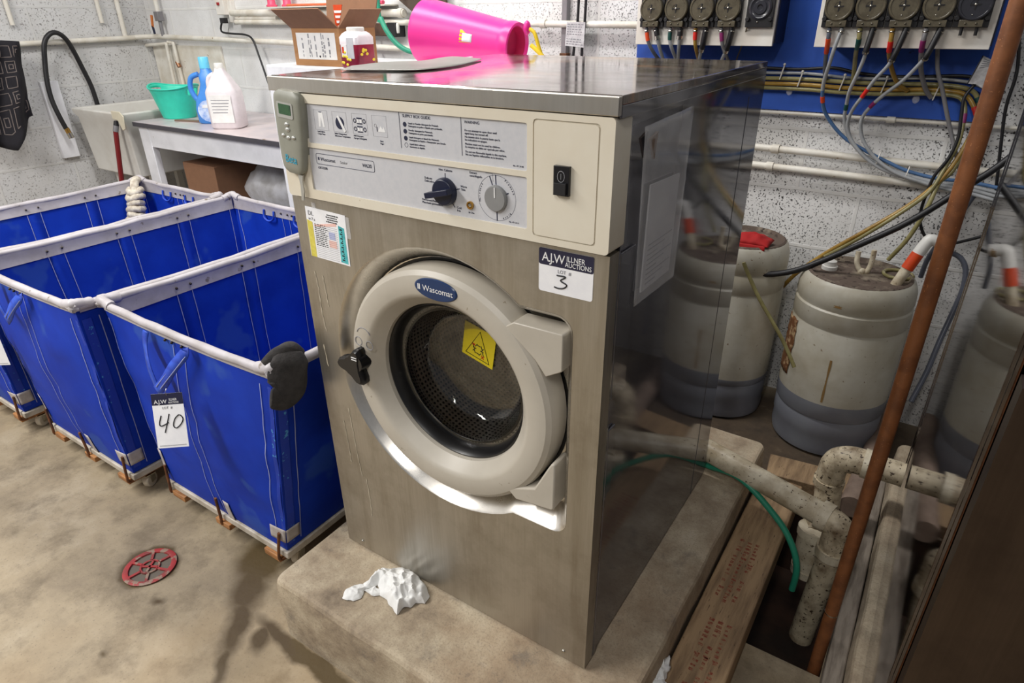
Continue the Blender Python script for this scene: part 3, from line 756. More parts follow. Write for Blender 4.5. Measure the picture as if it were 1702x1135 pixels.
# dosing chart taped under the panel
U_ = V((1,0,-.02)).normalized(); W_ = V((.03,0,1)).normalized(); o = V((.0295,-.0004,.9375))
q = MB().m('paper_white'); q.prism([(0,0),(.106,.0),(.1055,.097),(.0,.0985)], o, U_, W_, (0,-.0005,0))
ch = lab(q.build('dosing_chart', wm, smooth=0), 'white paper chart with yellow and teal columns')
q = MB().m('chart_yellow'); q.prism([(.001,.0),(.0165,.0),(.0155,.07),(.001,.073)], o+V((0,-.0005,0)), U_, W_, (0,-.0003,0))
q.m('chart_teal'); q.prism([(.083,.004),(.102,.003),(.1,.072),(.085,.075)], o+V((0,-.0005,0)), U_, W_, (0,-.0003,0))
q.m('chart_pink'); q.prism([(.056,.028),(.076,.028),(.076,.042),(.056,.042)], o+V((0,-.0005,0)), U_, W_, (0,-.0003,0)); q.prism([(.02,.062),(.08,.072),(.08,.078),(.02,.066)], o+V((0,-.0005,0)), U_, W_, (0,-.0003,0))
q.m('chart_lilac'); q.prism([(.058,.044),(.074,.044),(.074,.058),(.058,.058)], o+V((0,-.0005,0)), U_, W_, (0,-.0003,0)); q.build('chart_column', ch, smooth=0)
q = MB().m('ink_grey')
for k in range(18): q.prism([(.02,.004+k*.0037),(.081,.004+k*.0037),(.081,.0043+k*.0037),(.02,.0043+k*.0037)], o+V((0,-.0009,0)), U_, W_, (0,-.0002,0))
q.m('ink_black'); random.seed(11)
for k in range(12):
    x = .021
    while x < .05:
        w = random.uniform(.002,.006); q.prism([(x,.026+k*.0037),(x+w,.026+k*.0037),(x+w,.0275+k*.0037),(x,.0275+k*.0037)], o+V((0,-.0009,0)), U_, W_, (0,-.0002,0)); x += w+random.uniform(.001,.004)
for k in range(4):
    x = .055+.003*(k%2)
    while x < .083: w = random.uniform(.002,.005); q.prism([(x,.077+k*.0043),(x+w,.077+k*.0043),(x+w,.079+k*.0043),(x,.079+k*.0043)], o+V((0,-.0009,0)), U_, W_, (0,-.0002,0)); x += w+.0014
for k in range(15): q.prism([(.088+.004*(k%2),.008+k*.0042),(.094,.008+k*.0042),(.094,.0105+k*.0042),(.088+.004*(k%2),.0105+k*.0042)], o+V((0,-.0009,0)), U_, W_, (0,-.0002,0))
q.m('ink_grey'); q.text('DL', .012, o+U_*.006+W_*.083+V((0,-.0007,0)), U_, W_); q.text('w 7 a', .008, o+U_*.006+W_*.0735+V((0,-.0007,0)), U_, W_); q.build('chart_lettering', ch, smooth=0)
q = MB().m('clear_film'); q.box(.052,.062,-.0012,-.0004,1.033,1.045); q.build('tape_strip', wm, smooth=0); q = MB().m('clear_film'); q.box(.137,.147,-.0012,-.0004,.99,1.03); q.build('tape_strip', wm, smooth=0)
# document pouch taped to the side
xs_ = .6635
Q = lambda y, z, dx=0: (xs_+dx, y, z)
q = MB().m('clear_film')
def fn(u, v):
    y = .076+.17*u+.02*v*u+.012*(1-v); z = .945+.27*v+.012*u*(v-.4)
    return V((xs_+.0015+.002*abs(noise.noise(V((u*5,v*6,1))))*(.4+v), y, z))
q.grid(fn, 14, 18); pc = lab(q.build('document_pouch', wm, smooth=60, solid=.0004), 'clear plastic pouch holding a document')
q = MB().m('document_grey'); q.prism([(.117,.958),(.236,.958),(.240,1.122),(.121,1.127)], (xs_-.003,0,0), Y, Z, (.0004+.0022,0,0))
q.m('ink_grey')
for k in range(9): q.prism([(.13,.967+k*.008),(.17+.03*(k%3),.967+k*.008),(.17+.03*(k%3),.969+k*.008),(.13,.969+k*.008)], (xs_-.0004,0,0), Y, Z, (.0004,0,0))
q.build('document_sheet', pc, smooth=0)
q = MB().m('tape_brown'); q.prism([(.10,1.195),(.125,1.202),(.118,1.165)], (xs_-.002,0,0), Y, Z, (.004,0,0)); q.build('tape_patch', wm, smooth=0)
q = MB().m('steel_side'); q.box(.6562,.6592,.001,.036,zz*0+1.065,1.225)
q.m('shadow_gap')
for k in range(18): q.box(.6590,.6594,.008,.03,1.075+k*.0065,1.077+k*.0065)
q.build('side_vent', wm, smooth=0)
q = MB().m('steel_side'); q.box(.6562,.6604,.037,.045,.19,.60); q.box(.6562,.6604,.037,.062,.60,.74); q.box(.6562,.6604,.037,.09,.80,1.045); q.build('side_flange', wm, smooth=0, bev=.001)
for yv in (.62,):
    q = MB().m('steel_side'); q.box(.6558,.6568,yv,yv+.003,.19,1.2); q.build('side_trim', wm, smooth=0)

XR, YR, DR = 1.12, -.12, 1.10
wr = thing('washing_machine', 'dark steel machine with mirror-like side panel at the right edge of the room', 'washing machine', (XR+W/2, YR+DR/2, ZP))
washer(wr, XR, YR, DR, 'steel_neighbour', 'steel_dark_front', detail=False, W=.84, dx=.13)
for yv in (YR+.041, YR+.10, YR+DR-.03):
    q = MB().m('steel_neighbour'); q.box(XR+.0005, XR+.0035, yv, yv+.006, ZP+.01, 1.22); q.build('side_trim', wr, smooth=0)

# ---------------------------------------------------------------- handheld controller on the panel's left end
ctl = thing('controller', 'grey controller with small green screen fixed at the left end of the cream panel', 'controller', (.045,-.02,1.1))
ax = V((.085,0,1)).normalized(); up = ax; U_ = V((1,0,-.085)).normalized(); oc = V((.0465,-.011,1.170))
def outline(t):
    # half width along the length, -1 bottom .. 1 top
    return .0335+.003*t-.006*(abs(t)**6)-.003*max(0,-t)
rings = []
n = 30
zs = [i/14-1 for i in range(29)]
def body(u, v):
    t = -1+2*v; w = outline(t)*(1-max(0,(abs(t)-.9)/.1)**2*.25); h = .070*t
    a = 2*math.pi*u; e = .45
    cx_ = math.copysign(abs(math.cos(a))**e, math.cos(a)); sy_ = math.copysign(abs(math.sin(a))**e, math.sin(a))
    th = .0125*(1-.35*max(0,(abs(t)-.8)/.2)**2)
    return oc+U_*(w*cx_)+up*h+V((0,-1,0))*(th*sy_)
q = MB().m('device_grey'); q.grid(body, 40, 30, cu=True)
vs = [body(i/40,0) for i in range(40)]; q.poly(vs); q.poly([body(i/40,1) for i in range(40)])
q.build('housing', ctl, smooth=45, weld=.0004)
fp = lambda x, z, d=0: oc+U_*x+up*z+V((0,-.0124-d,0))
q = MB().m('device_silver'); q.prism(rrect(-.0215,.0185,.026,.052,.003,3), fp(0,0,.0), U_, up, (0,-.001,0)); q.m('lcd_green'); q.prism(rrect(-.016,.014,.032,.049,.001,2), fp(0,0,.001), U_, up, (0,-.0006,0)); q.build('screen', ctl, smooth=0)
q = MB().m('device_silver')
for x, z, s_ in ((0,.016,.0065),(.001,.0075,.0065),(-.012,-.004,.0055),(.001,-.0065,.006),(.014,-.0045,.0055)): q.sphere(fp(x,z), s_, 12, 8, (1,.5,.62))
q.build('buttons', ctl, smooth=60)
q = MB().m('teal_ink'); q.text('Beta', .0195, fp(-.013,-.050,.0004), U_, up, xs=.85); q.build('lettering', ctl, smooth=0)
q = MB().m('device_silver'); q.prism([(-.006,0),(.006,0),(.004,-.012),(.006,-.03),(.002,-.047),(-.003,-.047),(-.002,-.02)], oc+U_*.012+up*-.071+V((0,-.002,0)), U_, up, (0,-.003,0)); q.build('clip', ctl, smooth=0)
# ---------------------------------------------------------------- canvas laundry carts
def cart(xl, xr, yf, yb, zr, il, ir, fi, bi, label, seed, strap=(.33,.58), straploc=None):
    zb = .095
    top = [V((xl,yf,zr)), V((xr,yf,zr)), V((xr,yb,zr)), V((xl,yb,zr))]
    bot = [V((xl+il,yf+fi,zb)), V((xr-ir,yf+fi,zb)), V((xr-ir,yb-bi,zb)), V((xl+il,yb-bi,zb))]
    nrm = [V((0,-1,0)), V((1,0,0)), V((0,1,0)), V((-1,0,0))]
    root = thing('laundry_cart', label, 'laundry cart', ((xl+xr)/2, (yf+yb)/2, 0), 'blue canvas laundry carts standing in a row')
    def pt(sd, u, t, off=0):
        a = bot[sd].lerp(bot[(sd+1)%4], u); c = top[sd].lerp(top[(sd+1)%4], u)
        p = a.lerp(c, t)
        amp = .022 if sd in (0,2) else .007
        bul = amp*math.sin(math.pi*u)**.7*math.sin(math.pi*min(1,t))**.8 if 0 < u < 1 and 0 < t < 1 else 0
        q = p*6+V((seed*3,sd*7,0))
        wr = .007*noise.noise(V((q.x*.8+q.y*.8, q.z*2.2, seed+sd*3)))*math.sin(math.pi*min(max(t,0),1)) + .004*noise.noise(p*17+V((seed,0,0)))*math.sin(math.pi*min(max(t,0),1))
        return p+nrm[sd]*(bul+wr*(1 if sd in (0,2) else .6)+off)
    b = MB().m('canvas_blue'); NU, NT = 16, 20
    ringv = []
    for j in range(NT+1):
        ringv.append([b.v(pt(sd, i/NU, j/NT)) for sd in range(4) for i in range(NU)])
    for j in range(NT):
        k = len(ringv[0])
        for i in range(k): b.f([ringv[j][i], ringv[j][(i+1)%k], ringv[j+1][(i+1)%k], ringv[j+1][i]])
    b.f(ringv[0][::-1])
    can = b.build('canvas_liner', root, smooth=60, solid=.003, normals=False)
    # stitching: pale thread beside every seam, inside and out
    st = MB().m('thread')
    def rib(sd, u, t0, t1, w, off, m='thread', n=18):
        st.m(m); du = w/((top[sd]-top[(sd+1)%4]).length)
        L_ = [[pt(sd, u-du, t0+(t1-t0)*k/n, off), pt(sd, u+du, t0+(t1-t0)*k/n, off)] for k in range(n+1)]
        st.loft(L_, closed=False, cap=(False,False))
    for sd in (1, 3, 0, 2):
        us = (.25,.5,.75) if sd in (1,3) else (.5,)
        for u0 in us:
            for d in (-.030, .030):
                for off in ((-.0052,) if sd != 0 else (.0016,)): rib(sd, u0+d*(.9 if sd in (1,3) else 1.1), .02, .94, .0011, off)
    for sd, u0, d in ((0,.94,1),(0,.012,1),(1,.055,1)):
        rib(sd, u0, .03, .93, .0012, .0016)
    rib(1, .02, .03, .93, .012, .0014, 'thread_worn'); rib(0, .985, .03, .93, .006, .0014, 'thread_worn')
    for sd in (1,3):
        for u0 in (.03,.97): rib(sd, u0, .02, .93, .0012, -.0052)
    for sd in (2,):
        for u0 in (.045,.955): rib(sd, u0, .02, .93, .0012, -.0052)
    st.build('stitching', can, smooth=0, solid=.0004, normals=False)
    # seam bands (a second layer of canvas) along the long walls
    for sd in (1,3):
        for u0 in (.25,.5,.75):
            sb = MB().m('canvas_blue')
            L_ = [[pt(sd, u0-.024, k/18*.95+.02, -.0045), pt(sd, u0+.024, k/18*.95+.02, -.0045)] for k in range(19)]
            sb.loft(L_, closed=False, cap=(False,False)); sb.build('seam_band', can, smooth=60, solid=.0006, normals=False)
    for sd, u0, u1, t0, t1 in ((0,.90,1.0,.055,.135),(1,0,.05,.055,.135),(0,.555,.60,-.02,.12),(0,0,.035,.05,.2),(1,.47,.53,-.02,.1)):
        pa = MB().m('patch_grey'); pa.grid(lambda i, j: pt(sd, u0+(u1-u0)*i, t0+(t1-t0)*j, .003), 6, 6); pa.build('reinforcement_patch', can, smooth=60, solid=.001, normals=False)
    # rim: wrapped tube with a vinyl band folded inside
    r = MB().m('vinyl_grey')
    path = []
    for sd in range(4):
        for i in range(14):
            u = i/14; p = top[sd].lerp(top[(sd+1)%4], u)
            path.append(p+nrm[sd]*.002+V((0,0,.004*noise.noise(p*11)-.006*math.sin(math.pi*u))))
    r.tube(path, lambda t: .0105+.0016*noise.noise(V((t*90,seed,0))), 10, closed=True)
    for sd in range(4):
        r.grid(lambda i, j: pt(sd, .01+.98*i, 1.0-.078*j*(1 if sd != 0 else .5), -.0075+.002*math.sin(j*3))+V((0,0,-.006*math.sin(math.pi*i)*(1-j))), 16, 4)
        r.grid(lambda i, j: pt(sd, .01+.98*i, 1.0-.030*j, .0035)+V((0,0,-.006*math.sin(math.pi*i))), 16, 3)
    for k in range(4):                                               # wrapped corner knots
        c = top[k]
        r.sphere(c+V((0,0,.001)), .0145, 16, 12, (1,1,.9), wob=.5)
        d = (top[(k+1)%4]-c).normalized(); e = (top[(k-1)%4]-c).normalized()
        r.tube([c+d*.045, c+d*.02+V((0,0,.006)), c+V((0,0,.010)), c+e*.02+V((0,0,.005)), c+e*.045], lambda t: .0135+.0025*noise.noise(V((t*9,k,seed))), 9, k=3)
    rim = r.build('rim', root, smooth=60, normals=True)
    rv = MB().m('rivet_dark')
    for sd in range(4):
        for u in ((.225,.275,.475,.525,.725,.775) if sd in (1,3) else (.43,.47,.53)):
            p = pt(sd, u, .955, -.0085 if sd != 0 else .005); rv.sphere(p, .004, 8, 6)
    rv.build('rivet', rim, smooth=60)
    # small blue loops hanging inside the far rail
    lp = MB().m('canvas_strap')
    for u in (.36,.64):
        p = pt(2, u, .93, -.010); lp.tube([p+V((-.03,0,.018)), p+V((-.028,-.006,-.012)), p+V((0,-.008,-.024)), p+V((.028,-.006,-.012)), p+V((.03,0,.018))], .0042, 6, k=3)
    lp.build('strap_loop', root, smooth=60)
    # front lifting strap
    hs = MB().m('canvas_strap')
    a, c = pt(0, strap[0], .97, .012), pt(0, strap[1], .97, .012); kn = straploc or V(((a.x+c.x)/2-.03, a.y-.020, zr-.115))
    def ribbon(pts, w):
        P_ = sm(pts, 6); L_ = []
        for i, p in enumerate(P_):
            t = (P_[min(i+1,len(P_)-1)]-P_[max(i-1,0)]).normalized(); s_ = t.cross(Y).normalized()
            L_.append([p-s_*w, p+s_*w])
        hs.loft(L_, closed=False, cap=(False,False))
    ribbon([a, a+V((.0,-.010,-.03)), a.lerp(kn,.6)+V((-.006,-.008,0)), kn+V((-.004,0,.0))], .011)
    ribbon([kn+V((-.002,-.004,-.004)), kn.lerp(c,.3)+V((.004,-.010,-.008)), kn.lerp(c,.65)+V((.004,-.013,-.006)), c+V((.0,-.010,-.012)), c], .014)
    hs.m('thread'); 
    for d in (-.009,.009):
        P_ = sm([kn.lerp(c,.1)+V((d,-.010,-.004)), kn.lerp(c,.5)+V((.004+d,-.0145,-.007)), c+V((d,-.013,-.014))], 6); hs.tube(P_, .0009, 4)
    hs.build('lifting_strap', root, smooth=60, solid=.0022, normals=False)
    # base, wire frame and casters
    bs = MB().m('base_white'); bs.box(xl+il-.006, xr-ir+.006, yf+fi-.006, yb-bi+.006, .070, .092)
    base = bs.build('base_board', root, bev=.003, smooth=30)
    for u in (.10,.5,.9):
        w = MB().m('wood_cart'); x = xl+il+(xr-ir-xl-il)*u; w.box(x-.032, x+.032, yf+fi-.014, yb-bi+.014, .050, .0695); w.build('wood_slat', base, bev=.002, smooth=30)
    for sd, u in ((0,.035),(0,.5),(0,.965),(1,.5),(3,.5)):
        w = MB().m('rust_rod'); a = pt(sd, u, .11, .006); g = V((bot[sd].lerp(bot[(sd+1)%4], u)))+nrm[sd]*.014
        w.tube([a, V((g.x,g.y,.09)), V((g.x,g.y,.062)), g-nrm[sd]*.02+V((0,0,.058-g.z))], .0042, 7, k=3); w.build('frame_rod', root, smooth=60)
    for (u, v_) in ((.06,.06),(.94,.06),(.06,.94),(.94,.94)):
        x = xl+il+(xr-ir-xl-il)*u; y = yf+fi+(yb-bi-yf-fi)*v_
        w = MB().m('caster_cream'); w.lathe([(0,-.010),(.022,-.010),(.0248,-.007),(.0248,.007),(.022,.010),(0,.010)], (x,y,.0253), (.9,.43,0), 20)
        w.m('bolt_steel'); w.box(x-.016, x+.016, y-.016, y+.016, .0465, .0495); w.obox((x+.012,y+.006,.035), ((.9,.43,0),(-.43,.9,0),Z), (.0015,.01,.014)); w.obox((x-.012,y-.006,.035), ((.9,.43,0),(-.43,.9,0),Z), (.0015,.01,.014))
        w.build('caster', root, smooth=40)
    return root, pt
c1, pt1 = cart(-.752, -.062, -.078, .80, .684, .02, .125, .02, .05, 'blue canvas laundry cart beside the washer, nearest, with a grey sock on its corner', 1.3, straploc=V((-0.463,-0.130,0.540)))
c2, pt2 = cart(-1.438, -.782, -.135, .80, .684, .07, .07, .03, .05, 'blue canvas laundry cart in the middle of the row of three', 4.1)
c3, pt3 = cart(-2.085, -1.47, -.16, .765, .684, .06, .06, .03, .05, 'blue canvas laundry cart farthest from the washer, rag bundle inside its far corner', 8.2)

def lot_tag(o, U_, W_, label, full):
    root = thing('lot_tag', label, 'tag', o)
    q = MB().m('paper_white'); N_ = U_.cross(W_); Ws = W_*.8
    q.prism([(-.036,-.165),(.036,-.165),(.036,0),(-.036,0)], o, U_, Ws, N_*.0006); q.build('card', root, smooth=0)
    q = MB().m('lot_navy'); q.prism([(-.036,-.034),(.036,-.034),(.036,.0),(-.036,.0)], o+N_*.0007, U_, Ws, N_*.0003)
    q.m('ink_white'); q.text('A.J.W', .0135, o+U_*-.031+Ws*-.030+N_*.0011, U_, W_, spacing=.9); q.text('ILLNER', .0078, o+U_*.004+Ws*-.0225+N_*.0011, U_, W_, xs=.75); q.text('AUCTIONS', .0066, o+U_*.002+Ws*-.0305+N_*.0011, U_, W_, xs=.72)
    q.build('header', root, smooth=0)
    q = MB().m('ink_grey'); q.text('LOT  #', .0078, o+U_*-.014+Ws*-.046+N_*.0008, U_, W_)
    q.m('ink_grey')
    for k in range(2): q.prism([(-.031,-.1595+k*.002),(.031,-.1595+k*.002),(.031,-.1588+k*.002),(-.031,-.1588+k*.002)], o+N_*.0007, U_, Ws, N_*.0002)
    if full:
        q.m('ink_black'); g = lambda x, z: o+U_*x*.85+Ws*z+N_*.001
        q.tube([g(-.022,-.066),g(-.029,-.090),(g(-.024,-.0975)),g(-.004,-.088)], .0013, 6, k=4); q.tube([g(.000,-.062),g(-.008,-.09),g(-.017,-.118)], .0013, 6, k=4)
        q.tube([g(.026,-.066),g(.014,-.078),g(.008,-.098),g(.015,-.106),g(.028,-.096),g(.036,-.080),g(.03,-.068),g(.024,-.068)], .0013, 6, k=4)
    q.build('lettering', root, smooth=0)
    q = MB().m('bolt_steel'); q.tube([o+Ws*-.006+N_*.001, o+Ws*.004+N_*.004, o+Ws*.014+N_*-.002, o+Ws*.012+N_*-.008], .0007, 5, k=4); q.build('wire_hook', root, smooth=60)
    return root
k1 = pt1(0,.42,.77,.035)
W2 = V((-.029,.032,.124)).normalized(); U2 = V((.056,.047,.008)); U2 = (U2-W2*U2.dot(W2)).normalized()
lot_tag(V((-.385,-.151,.564)), U2, W2, 'white hang tag numbered 40 on the nearest blue laundry cart', True)
lot_tag(V((-1.348,-0.190,0.502)), V((.8,.6,0)), Z, 'white hang tag cut off by the left edge on the middle blue cart', False)

# grey sock draped over the near cart's corner
def soft(name, label, cat, chain, rad, m, flat, axis, wob=.25, n=18, k=6, seed=0):
    P_ = sm(chain, k); N = len(P_); ax = V(axis).normalized()
    q = MB().m(m); rings = []
    for i, p in enumerate(P_):
        t = (P_[min(i+1,N-1)]-P_[max(i-1,0)]).normalized(); s_ = t.cross(ax).normalized(); w_ = ax
        f_ = i/(N-1)*(len(rad)-1); a = int(min(f_, len(rad)-2)); rr = rad[a]+(rad[a+1]-rad[a])*(f_-a)
        rings.append([p+(s_*math.cos(2*math.pi*j/n)*rr+w_*math.sin(2*math.pi*j/n)*rr*flat)*(1+wob*noise.noise(p*40+s_*math.cos(j)*.6+V((seed,j*.35,0)))) for j in range(n)])
    q.loft(rings); return tag(q.build(name, smooth=70, sub=1), label, cat)
view = V((-.5,.75,0)).normalized()

q = MB().m('sock_grey')
def sockpart(chain, rad, flat, seed, ax):
    P_ = sm(chain, 7); N = len(P_)
    rings = []
    for i, p in enumerate(P_):
        t = (P_[min(i+1,N-1)]-P_[max(i-1,0)]).normalized(); s_ = t.cross(ax).normalized(); w_ = s_.cross(t)
        f_ = i/(N-1)*(len(rad)-1); a = int(min(f_,len(rad)-2)); rr = rad[a]+(rad[a+1]-rad[a])*(f_-a)
        rings.append([p+(s_*math.cos(2*math.pi*j/28)*rr+w_*math.sin(2*math.pi*j/28)*rr*flat)*(1+.16*noise.noise(p*30+V((math.cos(j*.224)*1.2,math.sin(j*.224)*1.2,seed)))) for j in range(28)])
    q.loft(rings)
ax_ = V((.92,-.38,0)).normalized()
sockpart([V((-0.052,-0.035,0.717)),V((-0.042,-0.044,0.699)),V((-0.040,-0.054,0.671)),V((-0.040,-0.067,0.648)),V((-0.042,-0.085,0.635)),V((-0.046,-0.104,0.638))], [.028,.040,.042,.043,.038,.020], .28, 1.0, ax_)
sockpart([V((-0.075,-0.085,0.703)),V((-0.070,-0.068,0.711)),V((-0.064,-0.050,0.717)),V((-0.060,-0.022,0.715)),V((-0.055,-0.001,0.696))], [.008,.013,.017,.018,.011], .9, 4.0, view)
tag(q.build('sock', smooth=70, sub=1), 'dark grey sock hanging over the near corner of the closest laundry cart', 'sock')
# pale rag bundle in the far cart's corner
q = MB().m('rag_ivory')
c0 = V((-2.02,.70,.665))
for k in range(6):
    z = c0.z-.012-k*.024
    pts = [(c0.x+.012*k*.4+(.024+.004*(k%2))*math.cos(a*.524), c0.y-.008*k+(.024+.004*(k%2))*math.sin(a*.524), z+.006*math.sin(a*1.1+k)) for a in range(12)]
    q.tube(pts, lambda t: .015+.003*noise.noise(V((t*14,k,3))), 8, closed=True)
q.tube([c0+V((-.045,.045,.025)), c0+V((-.02,.02,.026)), c0+V((0,0,.0)), c0+V((.012,-.02,-.06)), c0+V((.02,-.04,-.14))], .018, 10, k=4)
tag(q.build('rag_bundle', smooth=70), 'ivory rag bundle hanging inside the far corner of the farthest cart', 'rag')
# white cloth dropped on the plinth
q = MB().m('cloth_white')
zc = ZP+.0022
def mound(poly, c, h, seed, fs, nr=20, na=84):
    pts = [V((p[0],p[1],0)) for p in poly]; c = V((c[0],c[1],0)); K = len(pts)
    acc = [0]
    for i in range(K): acc.append(acc[-1]+(pts[(i+1)%K]-pts[i]).length)
    def edge(t):
        d = t*acc[-1]
        for i in range(K):
            if d <= acc[i+1]+1e-9: return pts[i].lerp(pts[(i+1)%K], (d-acc[i])/max(1e-9,acc[i+1]-acc[i]))
        return pts[0]
    def fn(u, v):
        r = .02+.98*v; p = c.lerp(edge(u), r)
        q1 = V((p.x*fs, p.y*fs, seed)); ridge = 1-abs(noise.noise(q1))*2.2; r2 = 1-abs(noise.noise(q1*2.1+V((3,1,0))))*2
        prof = (1-r**2.2)**.75
        z = zc+h*prof*(.52+.38*ridge+.18*r2)+.004*max(0,noise.noise(q1*1.4))*(1-prof)
        return V((p.x+.004*noise.noise(q1*1.7+V((0,0,7))), p.y+.004*noise.noise(q1*1.7+V((7,0,0))), max(zc, z)))
    q.grid(fn, na, nr, cu=True); q.poly([fn(i/na, 0) for i in range(na)])
PL = [(0.136,-0.028,0.190),(0.176,-0.000,0.190),(0.213,0.004,0.190),(0.255,-0.007,0.190),(0.283,-0.027,0.188),(0.290,-0.048,0.187),(0.267,-0.058,0.187),(0.270,-0.074,0.187),(0.255,-0.080,0.187),(0.258,-0.105,0.187),(0.226,-0.095,0.187),(0.211,-0.089,0.187),(0.189,-0.087,0.187),(0.163,-0.068,0.187)]
mound(PL, (0.235,-0.059,0.200), .043, 2.0, 34)
PA = [(0.121,-0.136,0.187),(0.110,-0.120,0.188),(0.118,-0.096,0.190),(0.133,-0.086,0.190),(0.134,-0.058,0.190),(0.145,-0.025,0.190),(0.177,-0.028,0.190),(0.174,-0.055,0.190),(0.157,-0.077,0.190),(0.149,-0.096,0.188),(0.157,-0.112,0.187),(0.151,-0.128,0.187),(0.135,-0.138,0.187)]
mound(PA[:4]+PA[8:], (0.135,-0.116,0.190), .012, 5.0, 45, 12, 60)
mound(PA[3:10], (0.154,-0.057,0.195), .026, 7.0, 40, 14, 60)
PB = [(0.147,-0.098,0.187),(0.160,-0.073,0.187),(0.182,-0.072,0.187),(0.189,-0.087,0.187),(0.173,-0.098,0.187)]
mound(PB, (0.168,-0.088,0.190), .010, 9.0, 60, 8, 40)
tag(q.build('cloth', smooth=50), 'crumpled white cloth dropped on the concrete plinth in front of the washer', 'cloth')
q = MB().m('cloth_white'); c_ = V((0.777,0.137,0.104))
q.sphere(c_+V((-.004,0,.012)), .020, 20, 12, (.8,1.6,.65), wob=.9); q.sphere(c_+V((.0,-.03,.010)), .015, 16, 10, (.9,1.4,.7), wob=.9)
tag(q.build('paper_scrap', smooth=70), 'small crumpled white scrap beside the red-stamped plank', 'scrap')
# red floor drain
dc = V((-.545,-.253,.001)); root = thing('floor_drain', 'round red slotted drain cover set in the concrete floor', 'drain', dc)
q = MB().m('drain_red'); q.lathe([(.066,.0),(.068,.004),(.062,.006),(.054,.005),(.053,.001)], dc, (0,0,1), 40); q.lathe([(.026,.001),(.026,.005),(.021,.005),(.021,.001)], dc, (0,0,1), 24)
for k in range(6):
    a = k*math.pi/3+.35; d = V((math.cos(a),math.sin(a),0)); q.obox(dc+d*.040+Z*.003, (d,d.cross(Z),Z), (.016,.0035,.002))
for k in range(2):
    a = k*math.pi/2+.6; d = V((math.cos(a),math.sin(a),0)); q.obox(dc+Z*.003, (d,d.cross(Z),Z), (.022,.003,.002))
q.build('cover', root, smooth=40)
q = MB().m('drain_inside'); q.lathe([(0,.0003),(.058,.0003)], dc, (0,0,1), 30); q.build('sump', root, smooth=0)

# ---------------------------------------------------------------- drums, drains and pipes behind
def barrel(x, y, r, h, label, liquid, extras=True):
    root = thing('plastic_drum', label, 'drum', (x,y,0))
    q = MB()
    prof = [(0,.003),(r*.86,.003),(r*.95,.010),(r*.975,.035),(r*.965,.075),(r*.985,.085),(r*.985,.135),(r*.97,.143),(r,.152),(r,liquid),(r,h*.74),(r*.975,h*.75),(r*.975,h*.756),(r,h*.768),(r,h*.85),(r*.972,h*.858),(r*.972,h*.866),(r*.998,h*.88),(r*.985,h*.945),(r*.93,h*.985),(r*.86,h)]
    mats = ['drum_liquid' if prof[i+1][1] <= liquid else 'drum_white' for i in range(len(prof)-1)]
    q.lathe(prof, (x,y,0), n=56, mats=mats); q.build('body', root, smooth=40)
    q = MB().m('drum_top_dirt'); q.lathe([(r*.90,h*.975),(r*.88,h*.998),(r*.84,h*1.004),(r*.80,h*.985),(0,h*.985)], (x,y,0), n=48); q.build('drum_head', root, smooth=40)
    return root
nd = barrel(.872, 1.425, .172, .612, 'white plastic drum with grey liquid, in the open beside the rusty pipe', .205)
q = MB().m('cap_white'); c = V((0.782,1.434,0.610)); q.lathe([(.024,-.012),(.024,.004),(.019,.005),(.019,.020),(.016,.022),(0,.022)], c, n=24); q.build('bung_cap', nd, smooth=40)
q = MB().m('pvc'); c = V((0.875,1.456,0.603)); q.tube([c+V((-.022,0,.065)), c+V((-.02,-.004,.03)), c+V((-.004,-.008,.006)), c+V((.012,-.006,.003)), c+V((.02,.002,.03)), c+V((.02,.004,.075))], .008, 8, k=4); q.sphere(c+V((.0,-.008,.004)), .012, 12, 8); q.build('lift_handle', nd, smooth=60)
q = MB().m('tube_olive'); c = V((0.975,1.478,0.604)); q.tube([(c.x+.042*math.cos(t*.5236), c.y+.042*math.sin(t*.5236), c.z+.004) for t in range(12)], .0055, 8, closed=True); q.build('bung_ring', nd, smooth=60)
q = MB().m('label_rust')
def lb(u, v):
    a = math.radians(196+24*u+3*noise.noise(V((v*6,u,1)))); z = .255+.20*v
    w = .0012+.004*abs(noise.noise(V((u*5,v*9,0))))
    return V((.872+(.172+w)*math.cos(a), 1.425+(.172+w)*math.sin(a), z+.008*noise.noise(V((u*4,v*3,5)))))
q.grid(lb, 10, 16); lab(q.build('torn_label', nd, smooth=60, solid=.001), 'torn rust-brown label')
for a0, z0_, z1_, w in ((268,.215,.37,.006),(262,.545,.552,.02)):
    q = MB().m('stain_brown'); q.grid(lambda u, v: V((.872+.1727*math.cos(math.radians(a0+(u-.5)*math.degrees(w/.172)*(1+.3*math.sin(v*9)))), 1.425+.1727*math.sin(math.radians(a0+(u-.5)*math.degrees(w/.172)*(1+.3*math.sin(v*9)))), z0_+(z1_-z0_)*v)), 4, 12); q.build('drip_stain', nd, smooth=60)
fd = barrel(.50, 1.45, .152, .66, 'white plastic drum with a red cloth on top, half hidden behind the washer', .17)
q = MB().m('cloth_red'); c = V((0.539,1.400,0.665))
q.grid(lambda u, v: V((c.x-.07+.13*u, c.y-.05+.09*v, .662+.026*math.sin(math.pi*u)**.5*math.sin(math.pi*v)**.5*(1+.5*noise.noise(V((u*5,v*4,1))))+.004)), 24, 18)
q.grid(lambda u, v: V((c.x-.068+.12*u, c.y-.052-.004*math.sin(math.pi*v), .668-.045*v*(.6+.4*noise.noise(V((u*3,0,4))))+.008*math.sin(u*14)*v)), 24, 8)
tag(q.build('red_cloth', smooth=70, solid=.0015), 'red cloth lying on top of the drum behind the washer', 'cloth')
